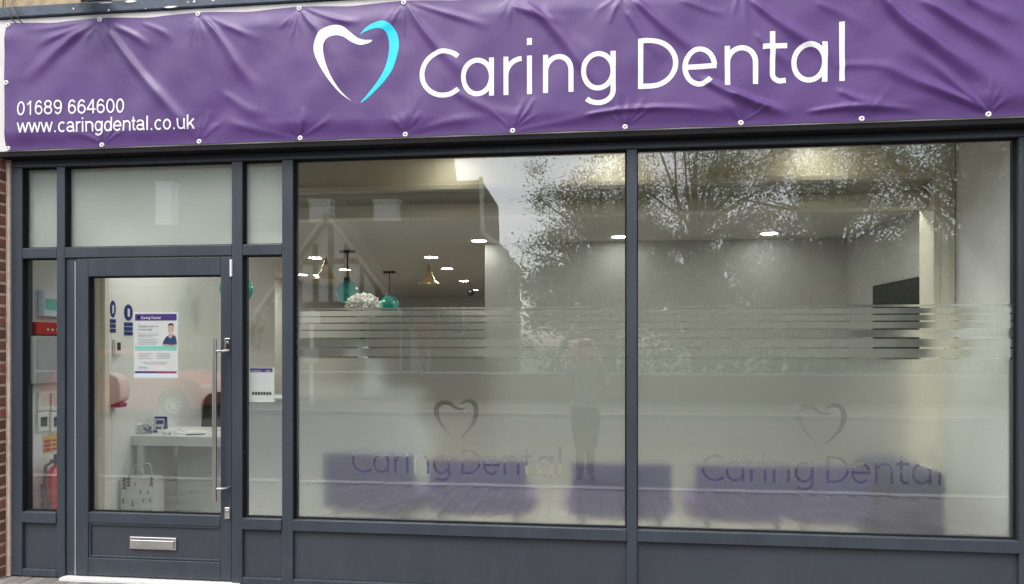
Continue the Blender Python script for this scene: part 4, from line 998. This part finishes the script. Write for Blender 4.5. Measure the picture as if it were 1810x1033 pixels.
for k in range(-5, 6):
    x = hx_a + k * .62
    tim((x, zt2 + .13), (x, min(zt1 - .11, zroof(x))), .2 if k % 2 else .15)
tim((hx_a - .62 * 2, zt1 - .15), (hx_a - .62 * 3.4, zt2 + .15), .14); tim((hx_a + .62 * 2, zt1 - .15), (hx_a + .62 * 3.4, zt2 + .15), .14)
for sg in (-1, 1):
    # roof slopes with courses of tiles, pale bargeboards
    L = hw2 + .35; nco = 16
    rm = MB()
    for k in range(nco):
        t0, t1 = k / nco, (k + 1) / nco
        xa, xb = hx_a + sg * L * t0, hx_a + sg * (L * t1 + .03); za_, zb_ = hz_a - L * t0 * slope_h, hz_a - (L * t1 + .03) * slope_h
        rm.add([(xa, yf + .42, za_), (xb, yf + .42, zb_ + .05), (xb, yf - 7.6, zb_ + .05), (xa, yf - 7.6, za_), (xa, yf + .42, za_ - .12), (xb, yf + .42, zb_ - .12), (xb, yf - 7.6, zb_ - .12), (xa, yf - 7.6, za_ - .12)],
               [(0, 1, 2, 3), (7, 6, 5, 4), (0, 4, 5, 1), (2, 6, 7, 3), (1, 5, 6, 2)])
    tag(hp(rm, 'roof_tiles', M['tile']), kind='stuff')
    hp(MB().prism([(hx_a, hz_a + .04), (hx_a + sg * L, hz_a + .04 - L * slope_h), (hx_a + sg * L, hz_a - .17 - L * slope_h), (hx_a, hz_a - .17)], yf + .43, yf + .48), 'bargeboard', M['mortar'])
hp(MB().box(hx_a - hw2 + .05, hx_a + hw2 - .05, yf + .001, yf + .04, GZ0_, zt2 - .13), 'lower_wall', M['darkbrick'])
wn = hp(MB().box(hx_a - 1.6, hx_a + 1.6, yf + .041, yf + .07, .9, 2.2), 'window', M['winglass'])
for k in range(5): hp(MB().box(hx_a - 1.6 + k * .8 - .04, hx_a - 1.6 + k * .8 + .04, yf + .071, yf + .11, .85, 2.25), 'window_mullion', M['timber'])
# main range of the house behind the gable, roof running along the street, stepping down to the right
YM = 26.5; ym = 2 * YG - YM
xr1 = rx(851, YM); zr1 = rz_(850, 319, YM); zbr = rz_(856, 412, YM); xr2 = rx(897, YM); zb2 = rz_(896, 447, YM)
xl1 = rx(-260, YM)
mr = MB().prism([(xl1, GZ0_), (xr2, GZ0_), (xr2, zb2), (xr1 + .08, zbr), (xr1, zr1), (xl1, zr1)], ym, ym - 6)
main = empty('tall_house', ((xl1 + xr1) / 2, ym, GZ0_), 'large brown house with white rendered chimneys behind the timbered gable', 'house')
mo = ((xl1 + xr1) / 2, ym, GZ0_)
part(mr, 'wall', M['darkbrick'], main, mo)
xt = rx(764, YM); xt2 = rx(771, YM)
tall = part(MB().prism([(xl1, zr1 + .002), (xt2, zr1 + .002), (xt - .35, 13.5), (xl1, 13.5)], ym - .1, ym - 6), 'upper_wall', M['darkbrick'], main, mo)
co = MB()
for k in range(18):                                     # tile hanging, course over course
    z0 = zr1 - 2.6 + k * .30
    if z0 < zr1 - .3: co.box(xl1, xr1 - .02, ym + .002, ym + .05 + .02 * (k % 2), z0, z0 + .285)
tag(part(co, 'tile_hanging', M['tile'], main, mo), kind='stuff')
zrf = rz_(600, 393, 24.2); yrf = 2 * YG - 24.2
rfm = MB()
for k in range(12):
    rfm.box(xl1, rx(752, 24.2), yrf + .16 * k - .1, yrf + .16 * (k + 1), zrf - .24 * (k + 1), zrf - .24 * k)
tag(part(rfm, 'roof_tiles', M['tile'], main, mo), kind='stuff')
dd = Vector((xr2 - xr1 - .08, 0, zb2 - zbr)); 
part(MB().prism([(xr1 - .10, zr1 + .1), (xr1 + .08, zr1 + .1), (xr1 + .16, zbr), (xr1 - .02, zbr)], ym + .09, ym + .16).prism([(xr1 - .02, zbr), (xr1 + .16, zbr + .08), (xr2 + .1, zb2 + .06), (xr2 + .1, zb2 - .12)], ym + .09, ym + .16), 'bargeboard', M['whitetrim'], main, mo)
YC = 24.5; yc = 2 * YG - YC
for u0, u1, v0, v1 in ((547, 583, 356, 395), (660, 701, 357, 395), (274, 303, 325, 396)):
    x0, x1 = rx(u0, YC), rx(u1, YC); z1 = rz_(u0, v0, YC); z0 = rz_(u0, v1, YC)
    c = part(MB().box(x0, x1, yc, yc - .6, z0 - 1.5, z1).box(x0 - .05, x1 + .05, yc + .04, yc - .64, z1 + .002, z1 + .09), 'chimney', M['render'], main, mo)
    for k in range(3):
        xm = x0 + (x1 - x0) * (k + .5) / 3
        o = MB().lathe([(.13, 0), (.10, .08), (.10, .34 + .12 * (k == 1)), (.13, .36 + .12 * (k == 1)), (.13, .42 + .12 * (k == 1)), (.08, .43)], (xm - mo[0], yc - .3 - mo[1], z1 + .09 - mo[2]), 14).build('chimney_pot', M['mortar'], c, smooth=True)
for k in range(5):
    xw = xr1 - 1.4 - k * 2.1
    f_ = part(MB().box(xw - .55, xw + .55, ym + .08, ym + .12, 2.0, 3.3), 'window', M['winglass'], main, mo)
    q = part(MB().box(xw - .62, xw - .55, ym + .08, ym + .15, 1.95, 3.35).box(xw + .55, xw + .62, ym + .08, ym + .15, 1.95, 3.35).box(xw - .03, xw + .03, ym + .121, ym + .15, 2.0, 3.3).box(xw - .55, xw + .55, ym + .08, ym + .16, 1.93, 2.0), 'window_frame', M['whitetrim'], main, mo)

# ---- trees
def limb(mb, a, b, r0, r1, n=8):
    a, b = Vector(a), Vector(b); P = [a + (b - a) * t + Vector((random.uniform(-1, 1), random.uniform(-1, 1), 0)) * .05 * (b - a).length * math.sin(t * math.pi) for t in (0, .3, .6, 1)]
    mb.tube(P, [r0, r0 * .8 + r1 * .2, r0 * .4 + r1 * .6, r1], n)
def leaves(c, rad, n, size, seed, clump=26, spread=None):
    g = np.random.default_rng(seed)
    nc = max(6, n // clump)
    d = g.normal(size=(nc, 3)); d /= np.linalg.norm(d, axis=1)[:, None]
    cc = d * (g.random((nc, 1)) ** .45) * np.array(rad)
    ph = g.random(6) * 6.28
    wob = 1 + .22 * np.sin(3 * np.arctan2(d[:, 1], d[:, 0]) + ph[0]) + .16 * np.sin(5 * d[:, 2] * 2 + ph[1])
    cc = cc * wob[:, None] + np.array(c)
    P = np.repeat(cc, clump, 0) + g.normal(size=(nc * clump, 3)) * (size * 2.1 if spread is None else spread)
    N = len(P)
    a = g.normal(size=(N, 3)); a /= np.linalg.norm(a, axis=1)[:, None]; b = np.cross(a, g.normal(size=(N, 3))); b /= np.linalg.norm(b, axis=1)[:, None]
    s_ = size * (.6 + .8 * g.random((N, 1)))
    q = np.stack([P - a * s_, P + b * s_ * .45, P + a * s_, P - b * s_ * .45], 1).reshape(-1, 3)
    f = np.arange(N * 4).reshape(-1, 4)
    return q.tolist(), [tuple(x) for x in f.tolist()], cc
def tree(name, u, vc, vtop, wpx, Y, n, size, m, label, seed, grp=None, trunk=True):
    x, zc_ = at(u, vc, Y); _, zt_ = at(u, vtop, Y); y = 2 * YG - Y
    s_ = FPX / (Y + CD); rxx = wpx / 2 / s_
    e = empty(name, (x, y, GZ0_), label, 'tree' if trunk else 'shrub', grp)
    rz = zt_ - zc_; cz = zc_ - GZ0_
    V, F, cc = leaves((0, 0, cz), (rxx, min(rxx, 3.2), rz), n, size, seed, 240 if size < .06 and trunk else (110 if trunk else 26), .30 if trunk else None)
    me_ = MB().add(V, F).build('crown', M[m], e)
    random.seed(seed)
    tb = MB()
    if trunk:
        tb.tube([(0, 0, -.1), (.05, .03, cz * .4), (-.05, .05, cz * .8), (0, 0, cz + rz * .4)], [.26, .2, .15, .05], 10)
    if size < .06 and trunk:
        for k in range(260):                            # twigs reaching past the leaf masses
            t = Vector(cc[random.randrange(len(cc))]); d_ = Vector((random.uniform(-1, 1), random.uniform(-1, 1), random.uniform(-.4, 1))) * .6
            limb(tb, t, t + d_, .012, .004, 4)
    for k in range(44 if trunk else 8):
        t = cc[random.randrange(len(cc))]; h = random.uniform(.3, .95) * max(.4, cz)
        limb(tb, (0, 0, min(h, t[2])), t, .075 if trunk else .03, .012, 6)
    tb.build('trunk', M['bark'], e, smooth=True)
tree('broad_tree', 1062, 395, 262, 270, 20, 26000, .048, 'leaf', 'loose olive green tree standing right of the big house', 11)
tree('broad_tree', 1230, 360, 190, 330, 23, 26000, .05, 'leaf', 'taller thin crowned tree behind the mullion reflection', 12)
tree('broad_tree', 1470, 350, 180, 330, 22, 27000, .05, 'leaf', 'thin crowned tree reflected over the second window', 13)
tree('broad_tree', 1720, 340, 170, 330, 21, 36000, .05, 'leaf2', 'dense tree at the right hand end of the street', 14)
tree('dark_tree', 1080, 515, 425, 380, 27, 22000, .11, 'leaf2', 'dark low tree filling the gap under the loose olive tree', 15)
tree('dark_tree', 1370, 500, 390, 420, 28, 22000, .11, 'leaf2', 'dark low tree filling the gap under the thin crowned trees', 16)
tree('dark_tree', 1650, 500, 390, 400, 27, 22000, .11, 'leaf2', 'dark low tree under the dense right hand tree', 17)
tree('dark_tree', 1930, 470, 300, 400, 27, 18000, .11, 'leaf2', 'dark tree past the right hand end of the shop', 18)
tree('red_shrub', 1475, 528, 496, 110, 17, 1400, .07, 'leafred', 'red leaved shrub growing on the far verge', 19, None, False)
tree('red_shrub', 752, 590, 560, 40, 16, 500, .06, 'leafred', 'small red flowering shrub near the timbered house', 20, None, False)
# hedge along the far verge with a low wall in front
V, F, cc = leaves((0, 0, 1.9), (16, .6, 2.3), 46000, .09, 31, 30)
hd = MB().add(V, F).build('hedge', M['leaf2']); hd.location = (12.5, -16.4, GZ0_); hd.scale = (1, 1, 1); tag(hd, 'clipped dark green hedge behind the low brick wall', 'hedge')
lw = empty('garden_wall', (12, -15.2, GZ0_), 'low brown brick garden wall on the far side of the road', 'wall')
MB().box(-42, 24, -.11, .11, -.1, .72).build('brickwork', M['darkbrick'], lw)
MB().box(-42, 24, -.14, .14, .722, .78).build('coping', M['kerb'], lw, bevel=.01)

# ---- sign post and telegraph pole on the far pavement
YS = 13.0
sx = rx(551, YS); s0 = empty('street_sign', (sx, 2 * YG - YS, ZR + .1), 'white sign on a thin white post on the far pavement', 'sign')
zz = lambda v: rz_(551, v, YS) - (ZR + .1)
MB().tube([(0, 0, 0), (0, 0, zz(548))], .055, 12).build('post', M['whitetrim'], s0, smooth=True)
MB().box(-.24, .24, .056, .09, zz(574), zz(552)).build('sign_panel', M['whitetrim'], s0, bevel=.01)
MB().box(-.2, .2, .056, .09, zz(642), zz(617)).build('timetable_case', M['greymetal'], s0, bevel=.01)
px_ = rx(717, 18); tp = empty('telegraph_pole', (px_, 2 * YG - 18, GZ0_), 'tall wooden telegraph pole between the timbered house and the trees', 'pole')
MB().tube([(0, 0, 0), (0, 0, 5), (.02, 0, 9.2)], [.15, .13, .10], 12).build('pole', M['bark'], tp, smooth=True)
MB().box(-.7, .7, -.05, .05, 8.6, 8.72).build('crossarm', M['timber'], tp)
for k in (-.6, -.3, .3, .6): MB().lathe([(.02, 0), (.045, .05), (.045, .10), (.025, .14), (0, .15)], (k, 0, 8.72), 10).build('insulator', M['whitetrim'], tp, smooth=True)
for k, (dz, dx) in enumerate(((8.8, 9), (8.5, -7), (8.7, 4))):
    MB().tube([(0, 0, dz), (dx * .5, 8, dz - 1.2), (dx, 16, dz - 1.6)], .012, 5).build('wire', M['cable'], tp)

# ---- parked red car
def car(x, y, z, label):
    e = empty('parked_car', (x, y, z), label, 'car')
    L = 2.05; Wd = .86
    prof = [(-2.0, .34), (-2.02, .55), (-1.98, .82), (-1.86, .98), (-1.70, 1.10), (-1.42, 1.42), (-1.05, 1.56), (-.3, 1.60), (.35, 1.54), (.85, 1.24), (1.22, 1.02), (1.75, .90), (1.98, .74), (2.05, .52), (2.0, .30)]
    P = catmull(prof, 4, closed=False)
    def arch(cx): return [(cx + .40 * math.cos(R(a)), .30 + .40 * math.sin(R(a))) for a in range(0, 181, 15)]
    outline = P + [(1.72, .24)] + arch(1.28)[0:] + [(.86, .22), (-.84, .22)] + arch(-1.26) + [(-1.68, .26)]
    def half_w(zv): return Wd * (1 - .05 * max(0, .5 - zv)) if zv < .95 else Wd - (zv - .95) * .36
    n = len(outline); vs = []
    for sg in (-1, 1):
        for (a, b) in outline: vs.append((a, sg * half_w(b), b))
    V2, F2 = cdt_sheet(None, [outline], True)
    lookup = {}
    mb_ = MB(); mb_.add(vs, [(i, (i + 1) % n, n + (i + 1) % n, n + i) for i in range(n)])
    for sg in (-1, 1): mb_.add([(a, sg * half_w(b), b) for a, b in V2], F2)
    body = mb_.build('body', M['carred'], e, smooth=True)
    for sg in (-1, 1):
        def sidepoly(pts, lift): return [(a, sg * (half_w(b) + lift), b) for a, b in pts]
        for nm, pts in (('side_window', [(-1.55, 1.08), (-1.28, 1.42), (-.98, 1.49), (-.68, 1.50), (-.68, 1.04)]), ('side_window', [(-.60, 1.04), (-.60, 1.505), (-.25, 1.51), (.28, 1.46), (.30, 1.02)]), ('side_window', [(.36, 1.02), (.36, 1.44), (.92, 1.08), (.92, 1.02)])):
            MB().poly(sidepoly(pts, .006)).build(nm, M['winglass'], e)
        for a in (-.64, .33): MB().poly(sidepoly([(a - .006, .34), (a + .006, .34), (a + .006, 1.0), (a - .006, 1.0)], .004)).build('door_gap', M['ink'], e)
        for a in (-.75, .18): MB().box(a - .09, a + .09, sg * (Wd + .004), sg * (Wd + .03), .86, .89).build('door_handle', M['carred'], e, bevel=.008)
        MB().box(.78, .96, sg * .88, sg * 1.02, 1.02, 1.15).build('wing_mirror', M['carred'], e, bevel=.03)
        MB().prism(catmull([(1.62, .72), (1.92, .66), (1.99, .74), (1.78, .85)], 4), sg * .50, sg * .845, 'y').build('headlight', M['lampglass'], e)
        MB().prism(catmull([(-2.0, .86), (-1.84, .84), (-1.74, 1.06), (-1.82, 1.06)], 4), sg * .55, sg * .862, 'y').build('tail_light', M['redlens'], e)
        for cx in (1.28, -1.26):
            wv_ = MB().lathe([(.19, -.09), (.27, -.095), (.305, -.07), (.31, 0), (.305, .07), (.27, .095), (.19, .09)], (cx, sg * .76, .30), 32, 'y').build('tyre', M['tyre'], e, smooth=True)
            rm_ = MB().lathe([(.185, -.06), (.2, .06 * sg), (.185, .098 * sg), (.16, .09 * sg), (.155, .05 * sg)], (cx, sg * .76, .30), 32, 'y')
            for k in range(8):
                q = k * math.pi / 4; d_ = Vector((math.cos(q), 0, math.sin(q))); t_ = Vector((-math.sin(q), 0, math.cos(q)))
                c0 = Vector((cx, sg * .845, .30)); a0, a1 = c0 + d_ * .03, c0 + d_ * .175
                rm_.add([a0 - t_ * .02, a0 + t_ * .02, a1 + t_ * .014, a1 - t_ * .014, a0 - t_ * .02 - Vector((0, sg * .03, 0)), a0 + t_ * .02 - Vector((0, sg * .03, 0)), a1 + t_ * .014 - Vector((0, sg * .03, 0)), a1 - t_ * .014 - Vector((0, sg * .03, 0))],
                        [(0, 1, 2, 3), (4, 5, 6, 7), (0, 4, 5, 1), (1, 5, 6, 2), (2, 6, 7, 3), (3, 7, 4, 0)])
            rm_.lathe([(0, .09 * sg), (.05, .088 * sg), (.055, .06 * sg)], (cx, sg * .76, .30), 16, 'y')
            rm_.build('rim', M['alloy'], wv_, smooth=True)
            MB().lathe([(0, .0), (.18, .0)], (cx, sg * .79, .30), 24, 'y').build('brake_disc', M['ink'], wv_)
    ws = [(.40, 1.525), (.84, 1.255), (1.10, 1.10)]
    MB().poly([(.44, -.62, 1.525), (.44, .62, 1.525), (1.12, .76, 1.09), (1.12, -.76, 1.09)]).build('windscreen', M['winglass'], e)
    MB().poly([(-1.77, -.70, 1.08), (-1.77, .70, 1.08), (-1.44, .62, 1.43), (-1.44, -.62, 1.43)]).build('rear_window', M['winglass'], e)
    return e
xc = rx(323, 11.0) - 1.28
c1 = car(xc, 2 * YG - 11.0 - .45, ZR + .002, 'bright red hatchback parked at the far kerb, mirrored in the door glass')

# ---- the person taking the picture, standing in the road behind the kerb
PY = -4.52
per = empty('person', (0, PY, ZR), 'person in a pale grey jacket and dark trousers holding up a phone in the road', 'person')
def skin_body():
    bm = bmesh.new(); ly = bm.verts.layers.skin.verify()
    def vtx(p, r, root=False):
        v = bm.verts.new(p); v[ly].radius = (r, r) if not hasattr(r, '__len__') else r; v[ly].use_root = root; return v
    def chain(prev, pts):
        for p, r in pts:
            v = vtx(p, r); bm.edges.new((prev, v)); prev = v
        return prev
    pel = vtx((0, 0, .95), (.16, .115), True)
    chest = chain(pel, [((0, -.01, 1.10), (.145, .105)), ((0, -.01, 1.26), (.165, .115)), ((0, -.01, 1.40), (.15, .10))])
    neck = chain(chest, [((0, 0, 1.49), .058), ((0, .015, 1.545), .056)])
    chain(neck, [((0, .03, 1.62), (.075, .095)), ((0, .03, 1.70), (.08, .10))])
    for sg in (-1, 1):
        chain(pel, [((sg * .08, 0, .87), .108), ((sg * .072, .015, .50), .074), ((sg * .066, -.005, .28), .062), ((sg * .064, -.02, .09), .046), ((sg * .078, .06, .045), .042), ((sg * .085, .15, .035), .036)])
        sh = chain(chest, [((sg * .185, -.01, 1.40), .062)])
        chain(sh, [((sg * .265, .07, 1.22), .05), ((sg * .285, .13, 1.17), .046), ((sg * .21, .25, 1.42), .038), ((sg * .155, .325, 1.63), .03), ((sg * .13, .35, 1.69), .034)])
    me_ = bpy.data.meshes.new('body'); bm.to_mesh(me_); bm.free()
    o = bpy.data.objects.new('body', me_); COL.objects.link(o)
    o.modifiers.new('skin', 'SKIN'); sb = o.modifiers.new('sub', 'SUBSURF'); sb.levels = 2; sb.render_levels = 2
    dg_ = bpy.context.evaluated_depsgraph_get(); ev = bpy.data.meshes.new_from_object(o.evaluated_get(dg_))
    bpy.data.objects.remove(o)
    return ev
bme = skin_body(); bme.name = 'body'
bme.materials.clear()
for m_ in ('skin', 'jacket', 'trouser', 'black'): bme.materials.append(M[m_])
for p in bme.polygons:
    c = p.center
    far = c.y > .28 and c.z > 1.5
    p.material_index = 3 if c.z < .085 else 2 if c.z < .93 else 0 if (c.z > 1.485 and not (abs(c.x) > .1 and c.y < .30)) or far else 1
bme.shade_smooth()
bo = bpy.data.objects.new('body', bme); COL.objects.link(bo); bo.parent = per
# fingers closed round the phone, thumbs behind
for sg in (-1, 1):
    for k in range(4):
        z = 1.695 + .018 * (k - .2); ln = (.9, 1, .95, .78)[k]
        MB().tube([(sg * .128, .352, z), (sg * .112, .352 + .044 * ln, z + .003), (sg * .092, .352 + .062 * ln, z + .003), (sg * .072, .352 + .052 * ln, z)], [.0095, .009, .0082, .006], 10).build('finger', M['skin'], bo, smooth=True)
    MB().tube([(sg * .125, .345, 1.675), (sg * .10, .352, 1.672), (sg * .078, .362, 1.692), (sg * .066, .368, 1.706)], [.013, .0115, .010, .007], 10).build('thumb', M['skin'], bo, smooth=True)
# face and hair
for sg in (-1, 1):
    MB().lathe([(.0125 * math.sin(R(a)), .0125 * math.cos(R(a))) for a in range(0, 181, 20)], (sg * .032, .112, 1.662), 12).build('eye', M['paper'], bo, smooth=True)
    MB().lathe([(.0055 * math.sin(R(a)), .0055 * math.cos(R(a))) for a in range(0, 181, 30)], (sg * .032, .1225, 1.662), 10).build('iris', M['navy'], bo, smooth=True)
    MB().prism(catmull([(.0, 1.63), (.03, 1.64), (.035, 1.68), (.01, 1.69)], 4), sg * .078, sg * .092, 'x').build('ear', M['skin'], bo, bevel=.004)
MB().prism([(.118, 1.618), (.146, 1.622), (.12, 1.668)], -.014, .014, 'x').build('nose', M['skin'], bo, bevel=.006)
MB().prism(catmull([(-.026, 1.592), (0, 1.585), (.026, 1.592), (0, 1.60)], 4), .112, .119, 'y').build('mouth', M['maroon'], bo, bevel=.002)
hr = MB()
for lay in range(150):
    q = lay / 150 * 2 * math.pi; a = Vector((math.cos(q), math.sin(q), 0))
    front = math.sin(q) > .45
    j = random.uniform(.94, 1.12); end = 1.655 + .03 * random.random() if front else random.uniform(1.46, 1.53)
    P = [(0 + .01 * a.x, .03 + .01 * a.y, 1.80 + .006 * j), (.07 * a.x * j, .03 + .085 * a.y * j, 1.775), (.10 * a.x * j, .03 + .118 * a.y * j, 1.70), (.112 * a.x * j, .03 + .12 * a.y * j * (1 if not front else 1), max(end, 1.60)), (.118 * a.x * j, .03 + .115 * a.y * j, end)]
    hr.tube(P, [.013, .016, .015, .012, .004], 5)
hr.build('hair', M['hair'], bo, smooth=True)
MB().prism([(-.185, .90), (.185, .90), (.175, .97), (-.175, .97)], -.125, .115, 'y').build('jacket_hem', M['jacket'], bo, bevel=.05)
MB().prism([(-.135, .36), (.135, .36), (.195, .78), (.18, .96), (-.18, .96), (-.195, .78)], -.13, .125, 'y').build('coat_skirt', M['trouser'], bo, bevel=.05)
phn = empty('smartphone', (0, -CD - .018, CH), 'black smartphone held level in both hands, pointing at the shop', 'smartphone')
MB().box(-.078, .078, -.004, .004, -.037, .037).build('case', M['black'], phn, bevel=.003)
MB().box(-.074, .074, -.0048, -.0042, -.034, .034).build('screen', M['screen'], phn)
for k in range(2): MB().lathe([(0, .0055), (.0065, .0055), (.007, .0042)], (-.06, 0, .02 - k * .02), 14, 'y').build('camera_lens', M['screen'], phn, smooth=True)
